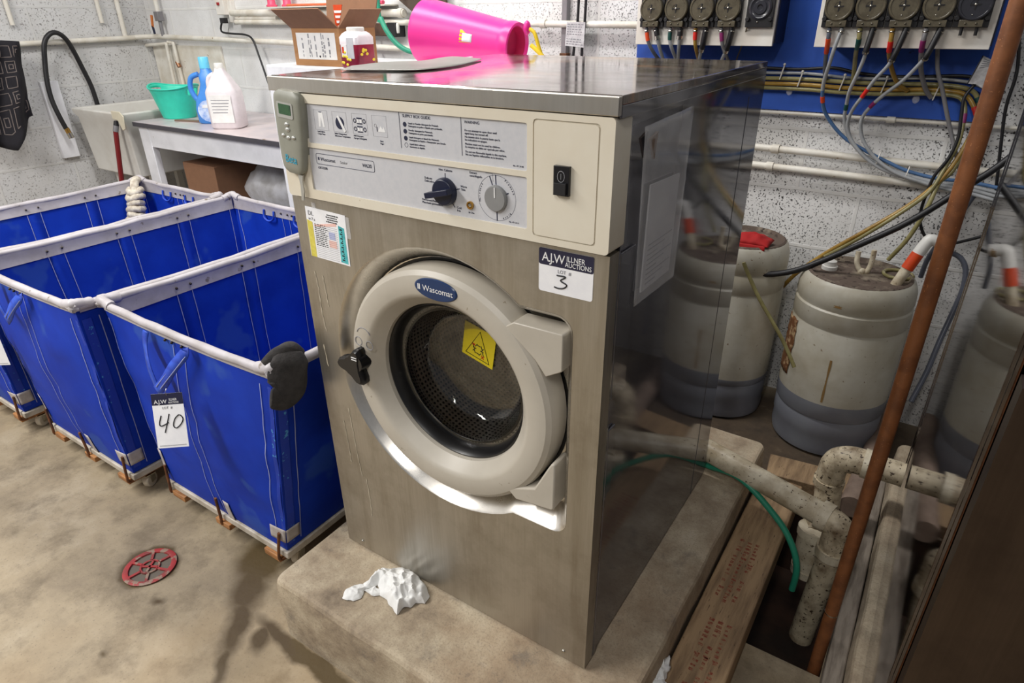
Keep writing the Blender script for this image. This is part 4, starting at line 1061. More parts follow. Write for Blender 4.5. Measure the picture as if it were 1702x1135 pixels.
# suction wand standing in the near drum
wd = thing('suction_wand', 'white plastic suction wand with an orange band leaning out of the near drum', 'wand', (0.990,1.400,0.625))
a, c, d, e = V((0.984,1.405,0.620)), V((1.010,1.420,0.696)), V((1.028,1.430,0.741)), V((1.067,1.440,0.736))
dn = a+(a-c).normalized()*.03
q = MB().m('pvc'); q.tube([dn, a, a.lerp(c,.5)], .0155, 14); q.m('cap_white'); q.tube([c.lerp(a,.1), d+(d-c)*.0, d+(e-d)*.3+V((0,0,.004)), e], .0175, 14, k=3); q.build('pipe', wd, smooth=40)
q = MB().m('tape_orange'); q.tube([a.lerp(c,.42), c.lerp(a,-.06)], .0178, 14); lab(q.build('tape_band', wd, smooth=40), 'orange tape band')
q = MB().m('stain_brown'); q.cyl(d.lerp(e,.55), d.lerp(e,.85), .0181, n=14); q.build('rust_mark', wd, smooth=40)

def pvc(name, label, segs, m='pvc'):
    root = thing(name, label, 'pipe', segs[0][1][0]); 
    for nm, pts, r, kk, mm in segs:
        q = MB().m(mm or m); q.tube(pts, r, 20, k=kk); q.build(nm, root, smooth=40)
    return root
e1 = V((0.968,0.700,0.210)); s1 = V((.585,.785,.243)); v1 = V((1.014,0.685,0.144)); 
dirv = (e1-s1).normalized(); el = V((v1.x-.004,v1.y,(e1+dirv*.055).z))
pvc('drain_pipe', 'white plastic drain pipe running out from behind the washer and elbowing down into the trench',
    [('pipe', [s1, e1], .031, 0, None), ('coupling', [e1-dirv*.004, e1+dirv*.024], .039, 0, 'pvc'),
     ('elbow', [e1, el, V((v1.x,v1.y,el.z-.018)), V((v1.x,v1.y,el.z-.055)), V((v1.x,v1.y,el.z-.075))], .034, 5, 'pvc_dirty'),
     ('coupling', [V((v1.x,v1.y,el.z-.072)), V((v1.x,v1.y,el.z-.098))], .039, 0, 'pvc'),
     ('down_pipe', [V((v1.x,v1.y,el.z-.08)), V((0.998,0.672,-0.196))], .0305, 0, 'pvc_dirty')])
h = .300
pvc('drain_pipe', 'dirty drain pipe from the dark right machine with a short capped end',
    [('pipe', [(1.119,.85,h),(1.03,.85,h)], .031, 0, 'pvc_dirty'), ('coupling', [(1.047,.85,h),(1.025,.85,h)], .039, 0, 'pvc'),
     ('elbow', [(1.028,.85,h),(.995,.85,h-.002),(.966,.85,h-.022),(.960,.85,h-.07),(.960,.85,h-.085)], .035, 5, 'pvc_dirty'), ('coupling', [(.960,.85,h-.08),(.960,.85,h-.10)], .039, 0, 'pvc_dirty'),
     ('down_pipe', [V((.960,.85,h-.09)),V((0.969,0.835,0.144)),V((0.966,0.800,0.088)),V((0.967,0.775,0.077))], .034, 3, 'pvc_dirty'), ('end_collar', [V((0.962,0.775,0.101)),V((0.962,0.772,0.078))], .044, 0, 'pvc'), ('end_cap', [V((0.962,0.772,0.086)),V((0.968,0.768,-0.037))], .041, 0, 'pvc'), ('end_ring', [V((0.967,0.768,-0.026)),V((0.968,0.768,-0.048))], .0435, 0, 'pvc')])
q = MB().m('pvc_pink'); q.tube([(1.066,1.62,.045),(1.050,1.30,.042),(1.030,1.0,.040)], .036, 20); tag(q.build('waste_pipe', smooth=40), 'dusty pinkish pipe lying on the floor behind the rusty pipe', 'pipe')
q = MB().m('hose_green'); q.tube([V((.50,.79,.196)), V((.58,.785,.20)), V((0.648,0.765,0.191)), V((0.756,0.725,0.215)), V((0.868,0.700,0.150)), V((0.921,0.680,0.098)), V((0.947,0.665,0.040)), V((0.949,0.660,-0.032))], .0085, 12, k=8)
tag(q.build('hose', smooth=60), 'green rubber hose curving from behind the washer into the trench', 'hose')
q = MB().m('rust_pipe'); q.tube([(1.0455,.425,-.255),(1.0462,.425,2.4)], .0135, 20); q.m('bolt_steel'); q.cyl((1.0455,.425,.175),(1.0455,.425,.178),.0139,n=20)
tag(q.build('rusty_pipe', smooth=60), 'vertical rust-brown pipe rising out of the trench in front of the drums', 'pipe')
# white conduits along the back wall
def wallpipe(label, pts, r, k=0, m='pipe_white', straps=(), name='wall_pipe'):
    root = thing(name, label, 'pipe', pts[0])
    q = MB().m(m); q.tube(pts, r, 14, k=k); q.build('pipe', root, smooth=60)
    for p in straps:
        q = MB().m(m); q.cyl(V(p)+V((-.012,0,0)), V(p)+V((.012,0,0)), r+.004, n=14); q.build('coupling', root, smooth=40)
    return root
wallpipe('upper of the two white pipes low on the back wall above the drums', [(-.1,1.617,.936),(.6,1.617,.928),(1.5,1.617,.912)], .0115, straps=[(.515,1.617,.929)])
wallpipe('lower of the two white pipes low on the back wall above the drums', [(-.1,1.617,.874),(.6,1.617,.868),(1.5,1.617,.852)], .0115, straps=[(.505,1.617,.869)])
wallpipe('thin white pipe along the bottom edge of the blue board', [(-.05,1.622,1.047),(.6,1.62,1.047),(.85,1.62,1.047),(1.6,1.622,1.044)], .0055, straps=[(.84,1.62,1.047)])
wallpipe('long white pipe along the back wall ending at the left pump panel', [(-2.34,1.615,1.328),(-1,1.615,1.322),(-.02,1.615,1.312)], .0125, straps=[(-1.7,1.615,1.326),(-.42,1.615,1.316)])
wallpipe('white pipe highest on the back wall, over the cardboard box', [(-2.36,1.61,1.372),(-1.13,1.61,1.360)], .016, straps=[(-1.15,1.61,1.360),(-1.8,1.61,1.366)])
wallpipe('white pipe bending round the room corner at the height of the black hose', [(-3.222,.80,1.234),(-3.222,1.45,1.246),(-3.215,1.54,1.25),(-3.14,1.61,1.252),(-3.0,1.615,1.25),(-2.2,1.615,1.236),(-.55,1.615,1.206)], .0135, k=5)
# ---------------------------------------------------------------- blue board with the two chemical pump panels
q = MB().m('board_blue'); q.box(-.03, 1.075, 1.63, 1.6495, 1.054, 1.80)
tag(q.build('backboard', bev=.001, smooth=0), 'blue painted board on the back wall carrying two pump panels', 'board')
def dispenser(xa, xb, xs_, blank_last, label, smoke_last=False):
    root = thing('pump_panel', label, 'pump panel', ((xa+xb)/2, 1.56, 1.254))
    q = MB().m('housing_navy'); q.box(xa+.012, xb+.004, 1.512, 1.6295, 1.262, 1.49); q.m('housing_white'); q.box(xa, xb, 1.498, 1.512, 1.254, 1.50)
    q.build('housing', root, bev=.0015, smooth=0)
    for k, xc in enumerate(xs_):
        zc = 1.362; yb = 1.498
        last = k == len(xs_)-1
        q = MB().m('pump_black'); q.box(xc-.0405, xc+.0405, yb-.014, yb-.0002, 1.3075, 1.43)
        q.m('pump_black'); 
        for dx in (-.034,.034): q.cyl((xc+dx,yb-.022,1.330),(xc+dx,yb-.013,1.330),.0065,n=10)
        pm = q.build('pump', root, bev=.001, smooth=30)
        q = MB()
        if last and blank_last:
            q.m('pump_smoke'); q.lathe([(.034,0),(.034,.003),(.029,.005),(.026,.003),(.020,.003),(.018,.006),(.009,.006),(.006,.003),(0,.003)], (xc,yb-.014,zc), (0,-1,0), 32); q.m('bolt_steel'); q.sphere((xc-.004,yb-.015,1.322), .0025, 8, 6)
        else:
            fm = 'pump_smoke' if (last and smoke_last) else 'pump_olive'
            q.m(fm); q.lathe([(.0385,0),(.0385,.012),(.036,.0145),(.033,.0145),(.0315,.0125),(.012,.0125),(.012,.0115),(0,.0115)], (xc,yb-.014,zc), (0,-1,0), 36)
            q.m('pump_black'); q.obox((xc,yb-.0265,zc),(X,Y,Z),(.013,.0006,.0016)); q.obox((xc,yb-.0265,zc),(X,Y,Z),(.0016,.0006,.013))
            q.m('bolt_steel'); q.sphere((xc,yb-.0272,zc), .0036, 10, 8, (1,.6,1)); q.sphere((xc-.002,yb-.0268,zc-.024), .0018, 8, 6)
        q.build('rotor_cover', pm, smooth=40)
        if not (last and blank_last):
            q = MB().m('pump_olive'); q.box(xc-.027, xc+.027, yb-.026, yb-.013, 1.309, 1.326)
            for dx in (-.012,.012): q.sphere((xc+dx,yb-.0265,1.3175), .0032, 8, 6)
            q.build('tube_clamp', pm, bev=.0015, smooth=40)
            q = MB().m('pump_black')
            for dx in (-.017,.017): q.cyl((xc+dx,yb-.012,1.309),(xc+dx,yb-.012,1.288),.0042,n=10)
            q.m('bolt_steel')
            if not (last and smoke_last):
                for dx in (-.017,.017): q.tube([(xc+dx+.0068*math.cos(t*.5236), yb-.012+.0068*math.sin(t*.5236), 1.297) for t in range(12)], .0022, 6, closed=True)
            q.build('port', pm, smooth=40)
    return root
XA = [.079,.164,.249,.333,.429]; XB = [.651,.733,.816,.898,.980]
dispenser(.020, .476, XA, True, 'left white pump panel on the blue board, with a blank black fifth pump')
dispenser(.598, 1.037, XB, False, 'right white pump panel on the blue board, with a clear fifth pump and looping tubes', True)
q = MB().m('brass'); q.box(.002,.016,1.60,1.6295,1.262,1.345)
for z in (1.27,1.335): q.sphere((.0,1.60,z), .008, 8, 6)
q.m('copper'); tag(q.build('bracket', smooth=40, bev=.002), 'small brown metal bracket at the left side of the left pump panel', 'bracket')

def tube(label, pts, r, m, bands=(), sleeve=None, k=5, cat='tube', group=None, name='tube', m2=None):
    """one flexible tube; bands = [(i0, i1, material)] along the smoothed path; sleeve = fraction covered by a black sleeve"""
    P_ = sm(pts, k); N = len(P_)
    root = thing(name, label, cat, P_[0], group)
    q = MB().m(m)
    if m2: i = int(m2[0]*N); q.tube(P_[:i+1], r, 10); q.m(m2[1]); q.tube(P_[i:], r, 10)
    else: q.tube(P_, r, 10)
    q.build('hose', root, smooth=60)
    for f0, f1, mm in bands:
        i0 = int(f0*(N-1)); i1 = max(i0+1, int(f1*(N-1))); q = MB().m(mm); q.tube(P_[i0:i1+1], r+.0009, 10); q.build('tape_band', root, smooth=60)
    if sleeve:
        i1 = max(1, int(sleeve*(N-1))); q = MB().m('cord_black'); q.tube(P_[:i1+1], r+.003, 10); q.build('sleeve', root, smooth=60)
        q = MB().m('bolt_steel'); q.tube(P_[max(0,i1-1):i1+1], r+.0044, 10); q.build('clamp', root, smooth=60)
    return root
ys = 1.486
def pv(*a): return [V(t) for t in a]
# tubes under the right panel
tube('slate tube with an orange band under the first pump of the right panel', pv((.634,ys,1.305), (0.637,1.488,1.270), (0.632,1.530,1.230), (0.629,1.580,1.185), (0.633,1.605,1.160)), .0062, 'tube_slate', [(.22,.45,'tape_orange')])
tube('tube turning from grey to blue under the first pump of the right panel', pv((.668,ys,1.305), (0.660,1.480,1.258), (0.653,1.490,1.213), (0.642,1.520,1.153), (0.645,1.540,1.104), (0.658,1.560,1.062), (0.693,1.575,1.017), (0.736,1.585,0.981), (0.797,1.590,0.951), (0.856,1.590,0.927), (0.925,1.590,0.903), (1.008,1.590,0.890), (1.093,1.580,0.891), (1.221,1.560,0.878)), .0056, 'tube_grey', [(.30,.335,'tape_orange')], m2=(.27,'tube_blue'))
tube('olive tube with a green band under the second pump of the right panel', pv((.716,ys,1.305), (0.719,1.488,1.271), (0.713,1.530,1.238), (0.712,1.575,1.193), (0.712,1.603,1.149)), .0066, 'tube_olive', [(.2,.4,'tape_green')])
tube('grey tube in a black sleeve from the second pump of the right panel, green band', pv((.750,ys,1.305), (0.745,1.478,1.251), (0.743,1.485,1.225), (0.732,1.500,1.180), (0.719,1.520,1.134), (0.716,1.540,1.094), (0.716,1.560,1.051), (0.727,1.572,1.016), (0.748,1.580,0.978), (0.792,1.580,0.941), (0.848,1.580,0.913), (0.928,1.580,0.892), (1.011,1.580,0.880), (1.101,1.570,0.880), (1.225,1.550,0.863)), .0054, 'tube_grey', [(.36,.39,'tape_green')], sleeve=.10)
tube('amber tube with a red band under the third pump of the right panel', pv((.799,ys,1.305), (0.802,1.488,1.264), (0.803,1.520,1.233), (0.820,1.560,1.184), (0.841,1.585,1.151), (0.866,1.600,1.134)), .0066, 'tube_amber', [(.16,.34,'tape_red')])
tube('grey tube in a black sleeve from the third pump of the right panel, red band', pv((.833,ys,1.305), (0.821,1.476,1.242), (0.809,1.484,1.209), (0.782,1.500,1.169), (0.760,1.520,1.126), (0.739,1.540,1.087), (0.729,1.555,1.053), (0.731,1.566,1.019), (0.752,1.570,0.980), (0.798,1.570,0.936), (0.860,1.570,0.903), (0.939,1.570,0.884), (1.021,1.570,0.874), (1.103,1.560,0.872), (1.227,1.540,0.852)), .0054, 'tube_grey', [(.27,.30,'tape_red')], sleeve=.12)
tube('dark grey tube with a purple band under the fourth pump of the right panel', pv((.881,ys,1.305), (0.881,1.488,1.268), (0.883,1.520,1.234), (0.891,1.560,1.191), (0.911,1.590,1.144), (0.932,1.603,1.117)), .0066, 'conduit_grey', [(.16,.32,'tape_purple')])
tube('grey tube in a black sleeve from the fourth pump of the right panel, purple band', pv((.915,ys,1.305), (0.900,1.474,1.243), (0.889,1.482,1.220), (0.856,1.500,1.172), (0.814,1.520,1.129), (0.782,1.540,1.089), (0.766,1.552,1.054), (0.770,1.560,1.015), (0.790,1.562,0.977), (0.834,1.562,0.933), (0.895,1.562,0.899), (0.964,1.562,0.881), (1.031,1.560,0.868), (1.106,1.550,0.863), (1.230,1.530,0.841)), .0054, 'tube_grey', [(.33,.36,'tape_purple')], sleeve=.12)
# tubes under the left panel, running down behind the washer's lid
def short(label, x, pts, m, bands, sleeve=None, r=.0058): tube(label, [V((x,ys,1.305))]+pts, r, m, bands, sleeve)
short('slate tube with an orange band under the first pump of the left panel', .062, pv((0.070,1.488,1.266), (0.085,1.500,1.234), (0.106,1.540,1.194), (0.156,1.600,1.133)), 'tube_slate', [(.12,.27,'tape_orange')])
short('pale grey tube in a black sleeve under the first pump of the left panel', .096, pv((0.106,1.490,1.262), (0.114,1.520,1.214), (0.126,1.590,1.132)), 'tube_grey', [], .33)
short('grey tube with a green band under the second pump of the left panel', .147, pv((0.147,1.488,1.270), (0.154,1.500,1.240), (0.159,1.550,1.195), (0.167,1.600,1.133)), 'tube_grey', [(.12,.27,'tape_green')])
short('pale grey tube in a black sleeve under the second pump of the left panel', .181, pv((0.180,1.490,1.263), (0.167,1.530,1.209), (0.153,1.590,1.133)), 'tube_grey', [], .33)
short('amber tube with a red band under the third pump of the left panel', .232, pv((0.233,1.488,1.271), (0.236,1.500,1.242), (0.235,1.550,1.197), (0.234,1.600,1.136)), 'tube_amber', [(.10,.27,'tape_red')])
short('pale grey tube in a black sleeve under the third pump of the left panel', .266, pv((0.259,1.490,1.246), (0.241,1.530,1.207), (0.225,1.590,1.136)), 'tube_grey', [], .45)
short('dark grey tube with a purple band under the fourth pump of the left panel', .316, pv((0.322,1.488,1.268), (0.328,1.500,1.243), (0.335,1.550,1.199), (0.346,1.600,1.140)), 'conduit_grey', [(.14,.29,'tape_purple')])
short('pale grey tube in a black sleeve under the fourth pump of the left panel', .350, pv((0.340,1.490,1.244), (0.316,1.530,1.206), (0.288,1.590,1.139)), 'tube_grey', [], .45)
short('thin brown wire beside the blank pump of the left panel', .395, pv((0.366,1.560,1.248), (0.345,1.600,1.206), (0.345,1.610,1.159)), 'tube_brown', [], r=.0022)
# bundle of tubes clipped along the blue board
tube('dark cord, topmost of the tubes clipped along the blue board', pv((0.251, 1.618, 1.187),(0.444, 1.618, 1.184),(0.548, 1.618, 1.183),(0.646, 1.618, 1.19),(0.717, 1.618, 1.178),(0.802, 1.618, 1.171),(0.905, 1.618, 1.174),(0.994, 1.618, 1.179),(1.055, 1.618, 1.17)), 0.005, 'cord_black', [])
tube('grey tube, second from the top of those clipped along the blue board', pv((0.254, 1.618, 1.166),(0.446, 1.618, 1.169),(0.569, 1.618, 1.171),(0.677, 1.618, 1.164),(0.779, 1.618, 1.163),(0.891, 1.618, 1.169),(0.983, 1.618, 1.166),(1.037, 1.618, 1.157),(1.088, 1.618, 1.128)), 0.0048, 'tube_grey', [])
tube('olive tube with a green band, third of those clipped along the blue board', pv((0.258, 1.612, 1.151),(0.45, 1.612, 1.153),(0.573, 1.612, 1.154),(0.681, 1.612, 1.151),(0.799, 1.612, 1.15),(0.91, 1.612, 1.153),(0.987, 1.612, 1.15),(1.03, 1.612, 1.139),(1.052, 1.607, 1.111),(1.061, 1.596, 1.077),(1.06, 1.583, 1.035),(1.05, 1.567, 0.982),(1.036, 1.55, 0.922),(1.012, 1.539, 0.886),(1.001, 1.519, 0.816),(0.975, 1.512, 0.719),(0.936, 1.512, 0.638)), 0.0068, 'tube_olive', [(0.475, 0.5, 'tape_green')])
tube('amber tube with a red band, fourth of those clipped along the blue board', pv((0.262, 1.608, 1.132),(0.454, 1.608, 1.137),(0.577, 1.608, 1.138),(0.685, 1.608, 1.134),(0.803, 1.608, 1.134),(0.914, 1.608, 1.139),(0.976, 1.608, 1.137),(1.015, 1.608, 1.129),(1.044, 1.599, 1.098),(1.059, 1.588, 1.064),(1.055, 1.574, 1.019),(1.041, 1.557, 0.962),(1.021, 1.542, 0.91),(0.994, 1.53, 0.867),(0.945, 1.515, 0.809),(0.856, 1.508, 0.724),(0.756, 1.508, 0.631),(0.669, 1.508, 0.531),(0.597, 1.508, 0.4),(0.53, 1.508, 0.3),(0.459, 1.508, 0.221),(0.354, 1.508, 0.127)), 0.0068, 'tube_amber', [(0.385, 0.41, 'tape_red')])
tube('pale olive tube with a purple band, lowest of those clipped along the blue board', pv((0.264, 1.604, 1.121),(0.457, 1.604, 1.124),(0.58, 1.604, 1.124),(0.688, 1.604, 1.12),(0.807, 1.604, 1.121),(0.917, 1.604, 1.128),(0.978, 1.604, 1.127),(1.007, 1.602, 1.119),(1.023, 1.594, 1.094),(1.029, 1.582, 1.055),(1.031, 1.564, 0.998),(1.016, 1.544, 0.93),(0.995, 1.525, 0.863),(0.94, 1.508, 0.797),(0.844, 1.504, 0.699),(0.752, 1.504, 0.618)), 0.006, 'tube_olive', [(0.56, 0.6, 'tape_purple')])
for k, p in enumerate(((0.497,1.605,1.173), (0.557,1.600,1.154), (0.683,1.600,1.148), (0.801,1.600,1.146), (0.941,1.598,1.133))):
    q = MB().m('zip_white'); p = V(p); q.obox(p, ((.2,0,1),(1,0,-.2),Y), (.022,.0016,.004)); q.sphere(p+V((.004,-.002,.024)), .0045, 8, 6)
    tag(q.build('cable_tie', smooth=40), ['white cable tie nearest the washer on the tubes along the blue board','white cable tie second from the washer on the tubes along the blue board','white cable tie under the first pump of the right panel','white cable tie under the third pump of the right panel','white cable tie under the fifth pump of the right panel'][k], 'cable tie', 'cable ties on the board tubes')
for k, p in enumerate(((0.528,1.612,1.115), (0.893,1.612,1.110))):
    q = MB().m('clear_film'); p = V(p); q.sphere(p, .010, 12, 8, (1,.5,1.2)); tag(q.build('wall_clip', smooth=60), ['clear plastic clip under the tubes at the left of the blue board','clear plastic clip under the tubes at the right of the blue board'][k], 'clip', 'clear clips under the board tubes')
for k, (a, c) in enumerate((((0.834,1.585,0.937), 0), ((0.922,1.580,0.902), 0))):
    q = MB().m('zip_white'); p = V(a); q.tube([p+V((.003*math.sin(t*.6),.016*math.cos(t*.628)-.004,.022*math.sin(t*.628)-.004)) for t in range(10)], .0018, 6, closed=True)
    tag(q.build('cable_tie', smooth=60), ['pale tie round the hanging tube bundle, upper','pale tie round the hanging tube bundle, lower'][k], 'cable tie', 'ties on the hanging bundle')
tube('grey tube hanging straight from under the right pump panel', pv((.915,1.56,1.262), (0.929,1.570,1.200), (0.955,1.570,1.144), (0.980,1.570,1.086), (1.007,1.570,1.026), (1.035,1.565,0.967), (1.069,1.560,0.898)), .0058, 'conduit_grey')
tube('black cord dropping from the silver tag and curling past the wand', pv((1.030,1.560,1.163), (1.014,1.555,1.127), (1.019,1.550,1.081), (1.027,1.545,1.021), (1.019,1.540,0.963), (0.996,1.540,0.907), (0.989,1.540,0.852), (0.987,1.540,0.796), (1.000,1.540,0.748), (1.026,1.540,0.714), (1.062,1.550,0.698), (1.145,1.580,0.727), (1.249,1.600,0.783)), .0046, 'cord_black', cat='cord', name='cord')
tube('thick black hose swinging from the right side across to the far drum', pv((1.232,1.500,1.102), (1.180,1.480,1.019), (1.131,1.460,0.956), (1.070,1.440,0.896), (0.965,1.420,0.790), (0.843,1.400,0.698), (0.741,1.380,0.627), (0.673,1.370,0.590), (0.598,1.350,0.575), (0.538,1.340,0.598), (0.499,1.340,0.650), (0.419,1.360,0.715)), .0098, 'cord_black', cat='hose', name='hose')
tube('amber tube looping down over the far drum', pv((0.549,1.270,0.630), (0.576,1.270,0.582), (0.622,1.265,0.514), (0.669,1.260,0.456), (0.722,1.250,0.390), (0.767,1.235,0.325)), .0062, 'tube_olive')
tube('slate blue hose curving down behind the rusty pipe', pv((1.111,1.570,0.865), (1.080,1.570,0.765), (1.044,1.580,0.652), (1.037,1.600,0.572)), .0078, 'tube_slate', cat='hose', name='hose')
tube('blue-grey hose beside the dark right machine, running down to the floor', pv((1.087,1.580,0.674), (1.124,1.580,0.661), (1.147,1.570,0.629), (1.155,1.550,0.573), (1.147,1.520,0.496), (1.136,1.480,0.417), (1.126,1.420,0.331), (1.107,1.360,0.242)), .0080, 'tube_slate', cat='hose', name='hose')
tube('thin black cable hanging at the right of the rusty pipe', pv((1.098,1.600,1.284), (1.118,1.600,1.194), (1.119,1.600,1.103), (1.135,1.600,1.002), (1.160,1.600,0.865)), .0046, 'cord_black', cat='cable', name='cable')
ft = [(1.029,1.555,1.237), (1.076,1.560,1.215), (1.068,1.550,1.143), (1.032,1.545,1.164), (1.011,1.540,1.165), (1.020,1.548,1.198)]
q = MB().m('foil_tag'); vs = [q.v(p) for p in ft]; q.f(vs)
t = tag(q.build('cord_tag', smooth=0, solid=.0006), 'crinkled silver tag tied to a cord beside the rusty pipe', 'tag')
q = MB().m('cord_black')
for a, c in ((ft[0],ft[5]),(ft[5],ft[4])): q.tube([a, c], .0016, 6)
q.m('ink_grey')
for k in range(5): 
    a = V(ft[5]).lerp(V(ft[0]),.2+.15*k); q.tube([a+V((.006,-.001,0)), a.lerp(V(ft[1]),.5)+V((0,-.001,0))], .0006, 4)
q.build('tag_print', t, smooth=0)

# ---------------------------------------------------------------- conduit, cords and paper tag on the wall
q = MB().m('conduit_grey'); q.box(-.345,-.322,1.622,1.6495,1.195,2.2); q.m('rust_rod'); q.box(-.349,-.318,1.618,1.6495,1.190,1.214)
tag(q.build('conduit', bev=.002, smooth=30), 'grey square conduit running up the back wall left of the paper tag', 'conduit')
for k, (a, c, d, e) in enumerate((((-0.253,1.600,2.076), (-0.262,1.600,1.356), (-0.273,1.600,1.254), (-0.282,1.600,1.148)), ((-0.218,1.600,2.070), (-0.232,1.600,1.355), (-0.240,1.600,1.254), (-0.240,1.600,1.149)))):
    tube(['left one of the two black cords behind the paper tag','right one of the two black cords behind the paper tag'][k], pv(a,c,d,e), .0052, 'cord_black', cat='cord', name='cord', group='black cords behind the paper tag')
a, c, d, e = (V(k) for k in ((-0.303,1.588,1.324),(-0.224,1.588,1.322),(-0.228,1.588,1.236),(-0.308,1.588,1.242)))
q = MB().m('tag_paper'); q.loft([[a,c,d,e],[p+V((0,.001,0)) for p in (a,c,d,e)]])
t = tag(q.build('paper_tag', smooth=0), 'printed paper tag hanging on the black cords', 'tag')
q = MB().m('ink_grey'); random.seed(2)
for k in range(9):
    u = .06
    if k == 5: continue
    while u < .85:
        w = random.uniform(.04,.14); f0, f1 = .08+k*.1, .12+k*.1
        q.poly([a.lerp(c,uu).lerp(e.lerp(d,uu),f)+V((0,-.0008,0)) for uu, f in ((u,f0),(u+w,f0),(u+w,f1),(u,f1))]); u += w+.05
q.build('print', t, smooth=0)
q = MB().m('zip_white'); q.tube([(-.62,1.60,1.33),(-.60,1.592,1.30),(-.57,1.60,1.318)], .003, 6, k=3); q.m('cord_black'); q.cyl((-.655,1.597,1.283),(-.60,1.597,1.30),.005,n=8)
tag(q.build('pipe_hook', smooth=60), 'small dark hook tied to the white wall pipe above the pink bucket', 'hook')

# ---------------------------------------------------------------- things behind and on the washer
q = MB().m('cabinet_white'); q.box(-1.275,-.05,.95,1.45,.02,1.187); q.m('shadow_gap'); q.box(-1.26,-.06,.97,1.44,.0,.02)
tag(q.build('cabinet', bev=.006, smooth=30), 'white cabinet standing behind the washer and carts, cardboard box on top', 'cabinet')
bx = thing('cardboard_box', 'open cardboard box with a white shipping label on its front', 'box', (-1.02,1.08,1.187))
x0,x1,y0,y1,z0,z1 = -1.135,-.885,.985,1.165,1.1875,1.312
q = MB().m('cardboard'); th = .004
q.box(x0,x1,y0,y0+th,z0,z1); q.box(x0,x1,y1-th,y1,z0,z1); q.box(x0,x0+th,y0+th,y1-th,z0,z1); q.box(x1-th,x1,y0+th,y1-th,z0,z1); q.box(x0+th,x1-th,y0+th,y1-th,z0,z0+th)
q.build('carton_body', bx, smooth=0)
for pts in ([(x0,y0,z1),(x1,y0,z1),(x1-.03,y0-.055,z1+.062),(x0-.03,y0-.055,z1+.062)], [(x0,y1,z1),(x1,y1,z1),(x1+.01,y1+.02,z1+.095),(x0-.01,y1+.02,z1+.095)],
            [(x1,y0,z1),(x1,y1,z1),(x1+.045,y1,z1+.06),(x1+.045,y0+.02,z1+.06)], [(x0,y1,z1),(x0,y0,z1),(x0-.05,y0+.01,z1+.05),(x0-.05,y1,z1+.05)]):
    q = MB().m('cardboard_in'); vs = [q.v(p) for p in pts]; q.f(vs); q.build('flap', bx, smooth=0, solid=.004)
q = MB().m('label_white'); q.box(x0+.022,x1-.022,y0-.001,y0,z0+.022,z1-.014); lb_ = q.build('shipping_label', bx, smooth=0)
q = MB().m('ink_grey'); random.seed(4)
for cx_ in (.05,.085,.095,.12,.155,.165,.19):
    z = z0+.03
    while z < z1-.03: h = random.uniform(.004,.02); q.box(x0+cx_, x0+cx_+random.uniform(.003,.008), y0-.0014, y0-.001, z, z+h); z += h+random.uniform(.003,.012)
q.m('ink_black'); q.cyl((x0+.14,y0-.0014,z0+.032),(x0+.14,y0-.001,z0+.032),.004,n=10); q.build('label_print', lb_, smooth=0)
q = MB().m('tape_orange'); q.prism([(0,0),(.045,0),(.012,-.085),(0,-.06)], (x1-.045,y0+.03,z1+.075), X, Z, (0,.002,0)); q.m('ink_white')
for k in range(4): q.prism([(.002+k*.004,-.018-k*.016),(.040-k*.007,-.018-k*.016),(.036-k*.007,-.026-k*.016),(.004+k*.003,-.026-k*.016)], (x1-.045,y0+.029,z1+.075), X, Z, (0,.001,0))
tag(q.build('leaflet', smooth=0), 'orange and white striped leaflet sticking out of the cardboard box', 'leaflet')
# square plastic jug with flower print
jg = thing('snack_jug', 'square white-lidded jug with red and yellow print beside the cardboard box', 'jug', (-.822,1.0,1.187))
jx, jy = -.822, 1.005
def sq(h, w, r=.016): return [V((jx+px, jy+py, h)) for px, py in rrect(-w,w,-w,w,r,4)]
q = MB().m('carton_red'); q.loft([sq(1.188,.043),sq(1.195,.046),sq(1.262,.046)], cap=(True,False)); q.m('jug_white'); q.loft([sq(1.262,.046),sq(1.285,.046),sq(1.297,.038),sq(1.303,.030)], cap=(False,True)); q.build('body', jg, smooth=40)
q = MB().m('cap_white'); q.lathe([(.031,0),(.031,.012),(.028,.015),(0,.015)], (jx,jy,1.302), n=28); q.build('lid', jg, smooth=40)
q = MB().m('label_white'); q.box(jx-.031,jx-.004,jy-.0472,jy-.046,1.222,1.262); q.m('document_grey'); q.box(jx-.002,jx+.030,jy-.0472,jy-.046,1.218,1.284); q.m('sticker_red'); q.box(jx-.026,jx-.018,jy-.0485,jy-.0475,1.235,1.255); q.m('leaf_yellow'); random.seed(8)
for k in range(16):
    a, c = random.uniform(-.03,.03), random.uniform(1.193,1.238)
    if k % 3 == 0: q.sphere((jx+.0465,jy+a,c+.01), .007, 8, 6, (.2,1,.7))
    else: q.sphere((jx+a,jy-.0475,c if a < 0 or c < 1.216 else c-.02), .0065, 8, 6, (1,.2,.7))
q.build('label', jg, smooth=40)
# pink bucket lying on its side
lt, lb2 = V((-0.515,1.120,1.371)), V((-0.679,1.120,1.209)); dl = (lb2-lt).normalized()
rt = V((-0.192,1.120,1.306)); R1, R2 = .104, .062
cA = lt+dl*R1; cB = rt+dl*R2
axd = (cB-cA).normalized(); L_ = (cB-cA).length
bk = thing('bucket', 'pink plastic bucket lying on its side behind the washer lid', 'bucket', cA)
q = MB().m('pink'); q.lathe([(R1-.006,.012),(R1-.002,0),(R1,.0),(R1+.0005,.012),(R2+.006,L_*.93),(R2+.008,L_*.95),(R2+.009,L_),(R2+.006,L_+.016),(R2,L_+.018),(R2-.006,L_+.010)], cA, axd, 48); q.m('pink_shaded'); q.lathe([(R2-.006,L_+.010),(R2-.012,L_-.02),(0,L_-.024)], cA, axd, 48); q.m('pink_shaded'); q.lathe([(R1-.006,.012),(R2-.002,L_*.9),(0,L_*.9)], cA, axd, 48)
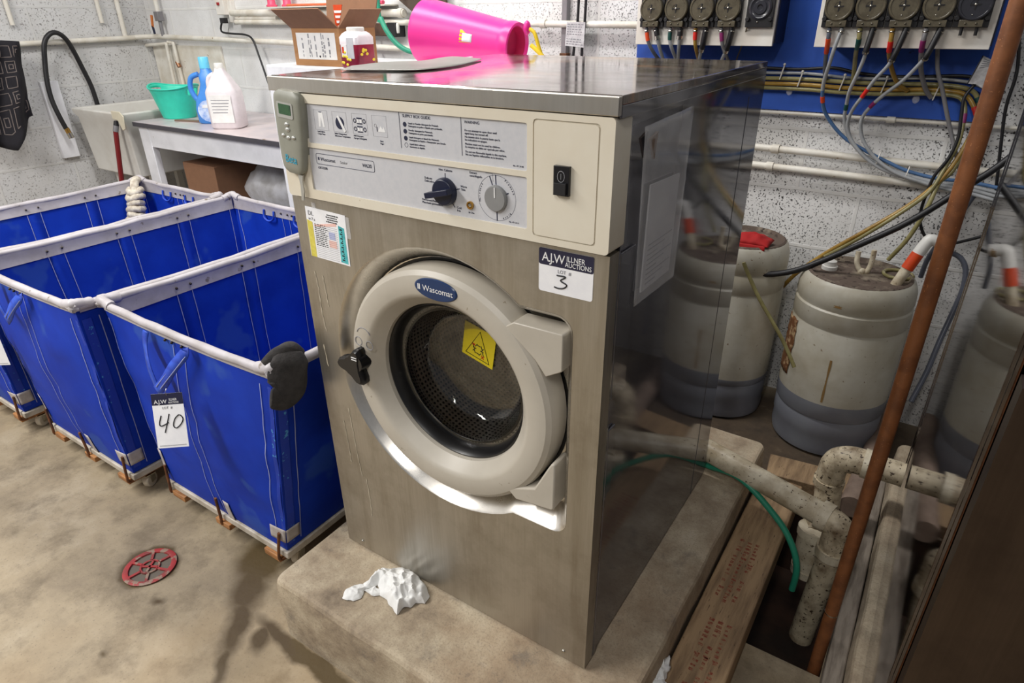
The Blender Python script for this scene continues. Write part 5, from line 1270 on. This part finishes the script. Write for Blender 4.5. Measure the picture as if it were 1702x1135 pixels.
q.build('shell', bk, smooth=40)
q = MB().m('pink'); e = cB+axd*.012-dl*(R2+.006); q.sphere(e+V((.005,-.02,.004)), .014, 14, 10, (.8,1,1.5)); q.build('handle_knob', bk, smooth=60)
q = MB().m('rope_yellow'); q.tube([e+V((.0,-.02,.004)), e+V((.03,-.02,-.008)), e+V((.045,-.018,-.045)), e+V((.06,-.015,-.085))], .006, 8, k=4); q.tube([e+V((.02,-.02,-.045)), e+V((.045,-.02,-.062)), e+V((.07,-.015,-.085))], .007, 8, k=3); q.build('rope', bk, smooth=60)
q = MB()
sp = cA+axd*(L_*.50); u_ = V((0,-1,0)); 
def onb(t, a, lift=.001):
    r = R1+(R2-R1)*t+lift; s_ = axd.cross(u_); return cA+axd*(L_*t)+(u_*math.cos(a)+s_*math.sin(a))*r
q.m('label_white'); q.grid(lambda i, j: onb(.50+.12*i, .10-.5*j, .0015), 5, 5); q.m('rope_yellow'); q.grid(lambda i, j: onb(.56+.17*i, .06-.45*j, .0022), 5, 5); q.m('ink_white'); q.grid(lambda i, j: onb(.59+.10*i, .02-.3*j, .003), 5, 5)
q.build('sticker', bk, smooth=60, solid=.0004)
# thin sheet standing in for dents and reflections along the lid's left edge
pts = [(0.052,0.109,1.264), (0.134,0.140,1.264), (0.189,0.174,1.264), (0.185,0.286,1.264), (0.116,0.460,1.264)]
top_ = [(-0.008,0.196,1.264), (0.011,0.269,1.264), (0.018,0.374,1.264), (0.041,0.450,1.264), (0.097,0.486,1.264)]
lo_, hi_ = sm(pts, 5), sm(top_, 5)
q = MB().m('sheet_grey')
q.grid(lambda u, v: lo_[round(u*20)].lerp(hi_[round(u*20)], v)+V((0,0,.0006+.007*(math.sin(math.pi*min(1,u*2))**2*.6 if u < .5 else math.sin(math.pi*(u-.5)*2)**2)*math.sin(math.pi*v*.75))), 21, 9)
tag(q.build('dent_sheet', smooth=60, solid=.0005), 'thin grey sheet standing in for dent reflections along the left edge of the washer lid', 'sheet')
# hose loop, brown board, outlet strip, pipes above
q = MB().m('hose_green'); q.tube(pv((-1.153,1.480,2.275), (-1.133,1.450,1.409), (-1.122,1.450,1.342), (-1.088,1.450,1.285), (-1.045,1.460,1.239), (-0.982,1.470,1.214), (-0.925,1.490,1.228), (-0.894,1.500,1.296), (-0.880,1.500,1.384), (-0.880,1.520,2.238)), .0105, 12, k=6)
tag(q.build('hose', smooth=60), 'green hose hanging in a loop on the back wall behind the pink bucket', 'hose')
bp = [V((-1.224,1.600,1.459)), V((-1.010,1.600,1.321)), V((-0.886,1.600,1.380)), V((-0.901,1.600,1.472))]
q = MB().m('panel_brown'); q.loft([bp, [p+V((0,.012,0)) for p in bp]]); tag(q.build('brown_board', smooth=0), 'dark brown board tilted against the back wall above the bucket', 'board')
a = V((-1.393,1.600,1.327)); c = V((-1.191,1.600,1.268))
st_ = thing('outlet_strip', 'brown outlet strip on the back wall right of the cardboard box', 'outlet', (a.x,1.60,c.z))
q = MB().m('plug_strip'); q.box(a.x-.02,c.x,1.592,1.6495,c.z,a.z-.006); q.m('cord_black'); q.box(c.x-.03,c.x+.022,1.585,1.6495,c.z-.004,a.z-.004); q.build('body', st_, bev=.003, smooth=30)
q = MB().m('cap_white'); q.lathe([(.0,.0),(.008,0),(.010,.01),(.010,.034),(.006,.042),(0,.042)], V((-1.171,1.600,1.280)), n=14); q.build('white_plug', st_, smooth=50)
q = MB().m('cord_grey'); a_ = V((-1.308,1.580,1.300)); q.tube([a_, V((-1.329,1.570,1.273)), V((-1.332,1.570,1.231)), V((-1.300,1.570,1.188)), V((-1.262,1.570,1.138))], .0045, 8, k=4); q.build('cord', st_, smooth=60)
# ledge with pink bottles and pen
q = MB().m('pipe_white'); q.box(-2.0,-1.20,1.56,1.6495,1.3895,1.395); tag(q.build('wall_shelf', bev=.001), 'thin white shelf on the back wall carrying two pink bottles', 'shelf')
for k, o in enumerate(((-2.006,1.600,1.397),(-1.888,1.600,1.395))):
    o = V(o); bt = thing('bottle', ['pink bottle on the wall shelf, the left one','pink bottle on the wall shelf, the right one'][k], 'bottle', (o.x,1.60,1.395), 'pink bottles on the wall shelf')
    q = MB().m('bottle_pink'); q.lathe([(0,.0005),(.026,.0005),(.028,.006),(.020,.012),(.018,.05),(.020,.10),(.012,.125),(.012,.14),(0,.14)], (o.x,1.60,1.395), n=20); q.build('body', bt, smooth=50)
    q = MB().m('cap_white'); q.lathe([(.014,.138),(.014,.155),(0,.157)], (o.x,1.60,1.395), n=16); q.build('cap', bt, smooth=40)
q = MB().m('orange_pen'); q.cyl((-1.86,1.575,1.4005),(-1.45,1.575,1.4005),.0055,n=10); q.m('cord_black'); q.cyl((-1.45,1.575,1.4005),(-1.40,1.575,1.4005),.005,n=10); tag(q.build('brush_handle', smooth=40), 'thin orange rod lying on the wall shelf beside the pink bottles', 'rod')
q = MB().m('cord_black'); q.cyl((-1.345,1.58,1.4035),(-1.235,1.58,1.4035),.0085,n=12); q.m('bottle_pink'); q.cyl((-1.235,1.58,1.4035),(-1.222,1.58,1.4035),.0085,n=12); tag(q.build('marker', smooth=40), 'black marker with a pink end on the wall shelf', 'marker')

# ---------------------------------------------------------------- left part of the back wall
ob = thing('switch_box', 'white electrical switch box with a red button high on the back wall', 'switch', (-2.42,1.61,1.36))
q = MB().m('housing_white'); q.box(-2.475,-2.405,1.60,1.6495,1.362,1.475); q.box(-2.405,-2.372,1.622,1.6495,1.325,1.475); q.build('box', ob, bev=.003, smooth=30)
q = MB().m('red_button'); q.box(-2.452,-2.435,1.592,1.60,1.408,1.423); q.build('button', ob, bev=.002)
q = MB().m('cord_black'); q.box(-2.445,-2.41,1.59,1.615,1.322,1.348); q.tube(pv((-2.44,1.60,1.335), (-2.464,1.600,1.283), (-2.377,1.600,1.272), (-2.253,1.595,1.267), (-2.193,1.590,1.244), (-2.158,1.585,1.170), (-2.113,1.580,1.044), (-2.037,1.570,0.820)), .0052, 8, k=4); q.build('plug_cord', ob, smooth=50)
wallpipe('short white pipe right of the switch box on the back wall', [(-2.33,1.615,1.346),(-2.0,1.615,1.345)], .011)
vp = thing('valve_pipe', 'vertical pipe with an orange-handled valve near the room corner', 'pipe', (-3.06,1.61,1.25))
q = MB().m('pipe_white'); q.cyl((-3.055,1.61,1.37),(-3.055,1.61,2.2),.012,n=14); q.m('conduit_grey'); q.cyl((-3.055,1.61,1.255),(-3.055,1.61,1.37),.010,n=14); q.box(-3.075,-3.035,1.592,1.628,1.335,1.385); q.build('pipe', vp, bev=.002, smooth=40)
q = MB().m('valve_handle'); q.obox((-3.10,1.588,1.335), ((.25,0,1),(1,0,-.25),Y), (.032,.007,.004)); q.m('ink_navy'); q.obox((-3.105,1.588,1.288), ((-.1,0,1),(1,0,.1),Y), (.022,.006,.004)); q.build('lever', vp, smooth=0)
fp_ = thing('faucet_pipes', 'pair of thin white water pipes bending down to the sink in the corner', 'pipe', (-3.0,1.61,1.0))
for k, (a, c, d) in enumerate((((-3.438,1.600,1.194), (-3.029,1.600,1.213), (-3.036,1.600,0.982)), ((-3.031,1.615,1.222), (-2.977,1.615,1.216), (-2.969,1.615,0.970)))):
    a, c, d = V(a), V(c), V(d); q = MB().m('pipe_white'); q.tube([a, a.lerp(c,.85), c, c.lerp(d,.15), d], .0095, 10, k=3); q.build('pipe', fp_, smooth=60)
q = MB().m('copper'); q.cyl(V((-2.982,1.615,1.118)), V((-2.965,1.615,1.085)), .012, n=12); q.m('brass'); q.box(-3.0,-2.86,1.55,1.62,.955,.985); q.build('faucet', fp_, bev=.003, smooth=30)
q = MB().m('pipe_white'); q.box(-3.245,-2.56,1.634,1.6495,.93,1.205); tag(q.build('wall_panel', bev=.003, smooth=0), 'flat white panel on the back wall behind the sink and green tub', 'panel')
for k, (yy, ztop) in enumerate(((.907,1.325),(1.365,1.329))):
    q = MB().m('pipe_white'); q.cyl((-3.232,yy,ztop),(-3.232,yy,2.2),.011,n=14); tag(q.build('wall_pipe', smooth=50), ['short vertical pipe end on the left wall above the dark garment','short vertical pipe end on the left wall left of the corner pipe'][k], 'pipe')
q = MB().m('pipe_white'); q.cyl((-3.230,1.477,1.245),(-3.230,1.477,2.2),.013,n=14); tag(q.build('wall_pipe', smooth=50), 'vertical white pipe on the left wall closest to the room corner', 'pipe')
hb = thing('hose', 'black rubber hose with a brass end looped over the pipe on the left wall', 'hose', (-3.2,1.0,.8))
hp = pv((-3.17,.98,.80),(-3.175,.966,.876),(-3.185,.960,.96),(-3.19,.968,1.05),(-3.19,.988,1.15),(-3.185,1.01,1.235),(-3.18,1.045,1.278),(-3.18,1.085,1.285),(-3.19,1.125,1.255),(-3.205,1.155,1.19),(-3.215,1.18,1.10),(-3.215,1.20,1.0),(-3.215,1.205,.90))
q = MB().m('cord_black'); q.tube(hp, .0125, 12, k=5); q.build('hose_body', hb, smooth=60)
q = MB().m('brass'); q.cyl((-3.17,.982,.803),(-3.167,.987,.775),.0135,n=14); q.m('bolt_steel'); q.cyl((-3.167,.987,.777),(-3.164,.992,.748),.015,n=10); q.build('fitting', hb, smooth=40)
q = MB().m('table_paint'); q.box(-3.249,-3.222,.945,1.035,.635,1.045); tag(q.build('wall_board', bev=.003, smooth=30), 'narrow white painted board on the left wall behind the black hose', 'board')
# dark patterned garment hanging at the far left
q = MB().m('garment')
def gm(u, v):
    a = V((-3.14,.70,1.262)).lerp(V((-3.14,.865,1.252)), u); c = V((-3.13,.60,.80)).lerp(V((-3.13,.83,.89)), u)
    p = a.lerp(c, v); e_ = .03*math.sin(u*9+v*3)+.02*noise.noise(V((u*4,v*5,2)))
    if v > .78: p.z -= .09*max(0, .55-abs(u-.40))*(v-.78)/.22*2.2
    return p+V((e_,0,0))
q.grid(gm, 18, 22); gr = tag(q.build('garment', smooth=70, solid=.006, normals=False), 'dark garment with pale square pattern hanging at the far left wall', 'garment')
q = MB().m('garment_line')
sq_ = []
for r in range(5):
    for k in range(4):
        sq_.append((.04+k*.25+.05*(r%2), .22+k*.25+.05*(r%2), .06+r*.18, .19+r*.18))
        if (r+k) % 2: sq_.append((.09+k*.25+.05*(r%2), .17+k*.25+.05*(r%2), .10+r*.18, .15+r*.18))
for (u0,u1,v0,v1) in sq_:
    if u1 > .98: continue
    n_ = 8; lp_ = [(u0+(u1-u0)*i/n_,v0) for i in range(n_)]+[(u1,v0+(v1-v0)*i/n_) for i in range(n_)]+[(u1-(u1-u0)*i/n_,v1) for i in range(n_)]+[(u0,v1-(v1-v0)*i/n_) for i in range(n_)]
    q.tube([gm(*k)+V((.0055,-.003,0)) for k in lp_], .0022, 5, closed=True)
q.build('pattern_line', gr, smooth=60)
# utility sink in the corner
sk = thing('utility_sink', 'white utility sink on legs in the room corner beside the table', 'sink', (-2.93,1.33,0))
sx0,sx1,sy0,sy1,zt = -3.180,-2.66,1.05,1.60,.905
q = MB().m('sink_white'); ro = lambda i, z, f=0: [V((sx0+i+f*.0,sy0+i+f,z)), V((sx1-i,sy0+i+f,z)), V((sx1-i,sy1-i,z)), V((sx0+i,sy1-i,z))]
q.loft([ro(.028,.56,.0), ro(.010,zt-.05), ro(-.004,zt-.028), ro(-.008,zt), ro(.022,zt), ro(.07,.60,.03)], cap=(True,True))
q.build('basin', sk, bev=.008, seg=3, smooth=30)
for k, (x, y) in enumerate(((sx0+.075,sy0+.12),(sx1-.075,sy0+.12),(sx0+.075,sy1-.075),(sx1-.075,sy1-.075))):
    q = MB().m('sink_white'); q.box(x-.018,x+.018,y-.018,y+.018,.0005,.57); q.build('leg', sk, bev=.002)
q = MB().m('sink_cream'); q.prism([(-.03,.012),(.055,.012),(.085,-.01),(.07,-.075),(.045,-.085),(.02,-.035),(-.03,-.03)], (sx1-.045,sy0-.016,zt), X, Z, (0,.006,0)); tag(q.build('splash_guard', bev=.003, smooth=30), 'cream plastic flap hooked over the front right corner of the utility sink', 'flap')
bm_ = thing('broom', 'broom with a dark red handle leaning on the front of the utility sink', 'broom', (-2.75,1.0,0))
q = MB().m('broom_red'); q.cyl((-2.772,.93,.05),(-2.712,1.022,.815),.0125,n=14); q.m('conduit_grey'); q.cyl((-2.712,1.022,.815),(-2.7065,1.0305,.845),.0135,n=14); q.m('cord_black'); q.cyl((-2.7065,1.0305,.845),(-2.704,1.034,.868),.0135,.010,n=14); q.build('handle', bm_, smooth=40)
q = MB().m('cord_black'); q.obox((-2.775,.925,.045), ((1,0,0),(0,1,0),Z), (.13,.02,.02)); q.m('rope_yellow'); q.obox((-2.775,.925,.016), ((1,0,0),(0,1,0),Z), (.125,.016,.0155)); q.build('brush_head', bm_, bev=.004)
# white table
tb = thing('table', 'white painted wooden table with a worn dark-edged top against the back wall', 'table', (-1.95,1.36,0))
q = MB().m('table_top'); q.box(-2.615,-1.295,1.075,1.645,.846,.866); q.m('edge_dark'); q.box(-2.618,-1.293,1.071,1.075,.843,.864); q.box(-2.6185,-2.615,1.071,1.645,.843,.864); q.build('tabletop', tb, bev=.001)
q = MB().m('table_paint'); q.box(-2.60,-1.31,1.09,1.11,.742,.846); q.box(-2.60,-2.58,1.11,1.63,.742,.846); q.box(-1.33,-1.31,1.11,1.63,.742,.846); q.build('apron', tb, bev=.002)
for x, y in ((-2.555,1.105),(-1.355,1.105),(-2.555,1.60),(-1.355,1.60)):
    q = MB().m('table_paint'); q.box(x-.045,x+.045,y-.018,y+.018,.0005,.846); q.build('leg', tb, bev=.003)
q = MB().m('table_paint'); q.box(-2.59,-1.32,1.13,1.62,.43,.45); q.build('lower_shelf', tb, bev=.002)
q = MB().m('poly_bag'); q.grid(lambda u, v: V((-1.75+.30*math.sin(math.pi*v)*math.cos(2*math.pi*u)*(1+.3*noise.noise(V((u*5,v*4,1)))), 1.32+.13*math.sin(math.pi*v)*math.sin(2*math.pi*u), .452+.12*(1-math.cos(math.pi*v))*(1+.25*noise.noise(V((math.cos(6.28*u)*2,v*5,math.sin(6.28*u)*2)))))), 40, 20, cu=True)
tag(q.build('plastic_sack', smooth=60), 'pale plastic sack slumped on the lower shelf of the white table', 'sack')
q = MB().m('cardboard_in'); q.box(-2.42,-2.14,1.18,1.45,.4505,.66); tag(q.build('brown_box', bev=.003), 'brown box on the lower shelf under the table', 'box')
# on the table
tx, ty = -2.545, 1.30
tub = thing('plastic_tub', 'turquoise plastic tub with handle holes at the left end of the table', 'tub', (tx,ty,.866))
def tubf(u, v):
    a = 2*math.pi*u; r = .088+(.128-.088)*v; z = .8675+.150*v
    if v > .8: r += .004*(v-.8)*5; z += .018*(abs(math.cos(a-.35))**4)*(v-.8)*5
    return V((tx+r*math.cos(a), ty+r*.92*math.sin(a), z))
q = MB().m('tub_teal'); NU, NV = 48, 24
vs = [[q.v(tubf(i/NU, j/NV)) for j in range(NV+1)] for i in range(NU)]
for i in range(NU):
    a = 2*math.pi*(i+.5)/NU
    for j in range(NV):
        da = min(abs((a-c_+math.pi) % (2*math.pi)-math.pi) for c_ in (.35, .35+math.pi))
        if 19 <= j < 22 and da < .36: continue
        q.f([vs[i][j], vs[(i+1)%NU][j], vs[(i+1)%NU][j+1], vs[i][j+1]])
q.f([vs[i][0] for i in range(NU)][::-1]); q.build('body', tub, smooth=60, solid=.003, normals=False)
q = MB().m('tub_teal'); q.tube([tubf(i/NU,1) for i in range(NU)], .0045, 8, closed=True); q.build('rim', tub, smooth=60)
def jug(x, y, m, label, w, d, h, handle, capm, mats, rot):
    root = thing('jug', label, 'jug', (x,y,.866)); z = .867
    cr, sr = math.cos(rot), math.sin(rot)
    def ring(hh, ww, dd, off=0): return [V((x+(px+off)*cr-py*sr, y+(px+off)*sr+py*cr, z+hh)) for px, py in rrect(-ww,ww,-dd,dd,min(ww,dd)*.55,6)]
    q = MB().m(m); q.loft([ring(*t) for t in mats]); bd = q.build('body', root, smooth=50)
    q = MB().m(m); q.tube([V((x+p[0]*cr, y+p[0]*sr, z+p[1])) for p in handle], .0125, 12, k=5); q.build('handle', root, smooth=60)
    t = mats[-1]; cx_ = V((x+(t[3] if len(t) > 3 else 0)*cr, y+(t[3] if len(t) > 3 else 0)*sr, z+t[0]))
    q = MB().m(capm[0]); q.lathe([(capm[1],-.004),(capm[1],capm[2]),(capm[1]*.9,capm[2]+.004),(0,capm[2]+.004)], cx_, n=24); q.build('cap', root, smooth=40)
    return root, ring
j1, rg = jug(-2.185, 1.27, 'jug_blue', 'blue detergent jug with pale blue cap on the table', .074, .045, .29, [(-.035,.232),(-.075,.215),(-.088,.165),(-.072,.12),(-.05,.105)], ('jug_cap',.024,.045),
     [(0,.060,.040),(.008,.068,.046),(.07,.070,.047),(.11,.066,.045,.004),(.15,.050,.040,.012),(.19,.040,.036,.016),(.225,.038,.034,.012),(.245,.024,.024,.008),(.262,.020,.020,.006)], .56)
q = MB().m('jug_label'); cr, sr = math.cos(.56), math.sin(.56)
q.prism([(.055*math.cos(a*.35),.062+.052*math.sin(a*.35)) for a in range(18)], V((-2.185+.004*cr+.047*sr,1.27+.004*sr-.047*cr,.867)), V((cr,sr,0)), Z, V((sr,-cr,0))*.002); q.m('ink_white'); q.prism([(-.03,.078),(.03,.078),(.026,.092),(-.026,.092)], V((-2.185+.004*cr+.0492*sr,1.27+.004*sr-.0492*cr,.867)), V((cr,sr,0)), Z, V((sr,-cr,0))*.001); q.build('label', j1, smooth=0)
j2, _ = jug(-1.975, 1.215, 'jug_white', 'white bleach jug with white cap standing right of the blue jug on the table', .074, .062, .29, [(-.030,.243),(-.058,.225),(-.066,.19),(-.056,.155),(-.045,.14)], ('cap_white',.021,.018),
     [(0,.068,.058),(.008,.076,.064),(.10,.077,.065),(.165,.075,.063),(.178,.070,.06),(.235,.038,.038),(.258,.022,.022),(.27,.019,.019)], .56)
q = MB().m('label_white'); cr, sr = math.cos(.56), math.sin(.56); o = V((-1.975+.0655*sr,1.215-.0655*cr,.867)); q.prism([(-.055,.03),(.055,.03),(.055,.155),(-.055,.155)], o, V((cr,sr,0)), Z, V((sr,-cr,0))*.001)
q.m('ink_grey')
for k in range(5): q.prism([(-.042,.075+k*.014),(.03+.004*k,.075+k*.014),(.03+.004*k,.078+k*.014),(-.042,.078+k*.014)], o+V((sr,-cr,0))*.001, V((cr,sr,0)), Z, V((sr,-cr,0))*.0006)
q.build('label', j2, smooth=0)
q = MB().m('tape_brown'); q.obox((-2.345,1.225,.8705), ((1,.25,0),(-.25,1,0),Z), (.085,.012,.004)); tag(q.build('wood_stick', bev=.001), 'short brown stick lying on the table between the tub and the blue jug', 'stick')

# ---------------------------------------------------------------- ambient fill, ceiling lamps, one added lamp and camera
def area(name, loc, rot, sx, sy, e, col):
    l = bpy.data.lights.new(name, 'AREA'); l.shape = 'RECTANGLE'; l.size = sx; l.size_y = sy; l.energy = e; l.color = col
    o = bpy.data.objects.new(name, l); COL.objects.link(o); o.location = loc; o.rotation_euler = [math.radians(a) for a in rot]
area('overhead_area', (-1.55, -1.75, 2.72), (0,0,0), .35, 2.4, 118, (1.0,.975,.94))
area('overhead_area', (-.75, .72, 2.72), (0,0,90), .25, 2.4, 42, (1.0,.985,.97))
area('overhead_area', (.95, -1.9, 2.72), (0,0,0), .14, 1.3, 24, (1.0,.97,.93))  # unseen lamp added to light the front and glint in the steel lip
w = bpy.data.worlds.new('World'); S.world = w; w.use_nodes = True
bg = w.node_tree.nodes['Background']; bg.inputs['Color'].default_value = (.93,.95,1,1); bg.inputs['Strength'].default_value = 0.16  # even fill added for soft ambient light
cam = bpy.data.cameras.new('Camera'); co = bpy.data.objects.new('Camera', cam); COL.objects.link(co)
cam.sensor_width = 36; cam.lens = 22.581; cam.clip_start = .02
r_, u_, f_ = V((.83393781,.55176767,-.01000859)), V((-.24331019,.38389465,.8907441)), V((-.49532604,.74038999,-.45439496))
M = Matrix((r_, u_, -f_)).transposed().to_4x4(); M.translation = V((1.01446,-.775423,1.352352)); co.matrix_world = M
S.camera = co
S.view_settings.view_transform = 'Standard'; S.view_settings.look = 'None'; S.view_settings.gamma = 1; S.view_settings.use_curve_mapping = False
S.view_settings.exposure = 0.2
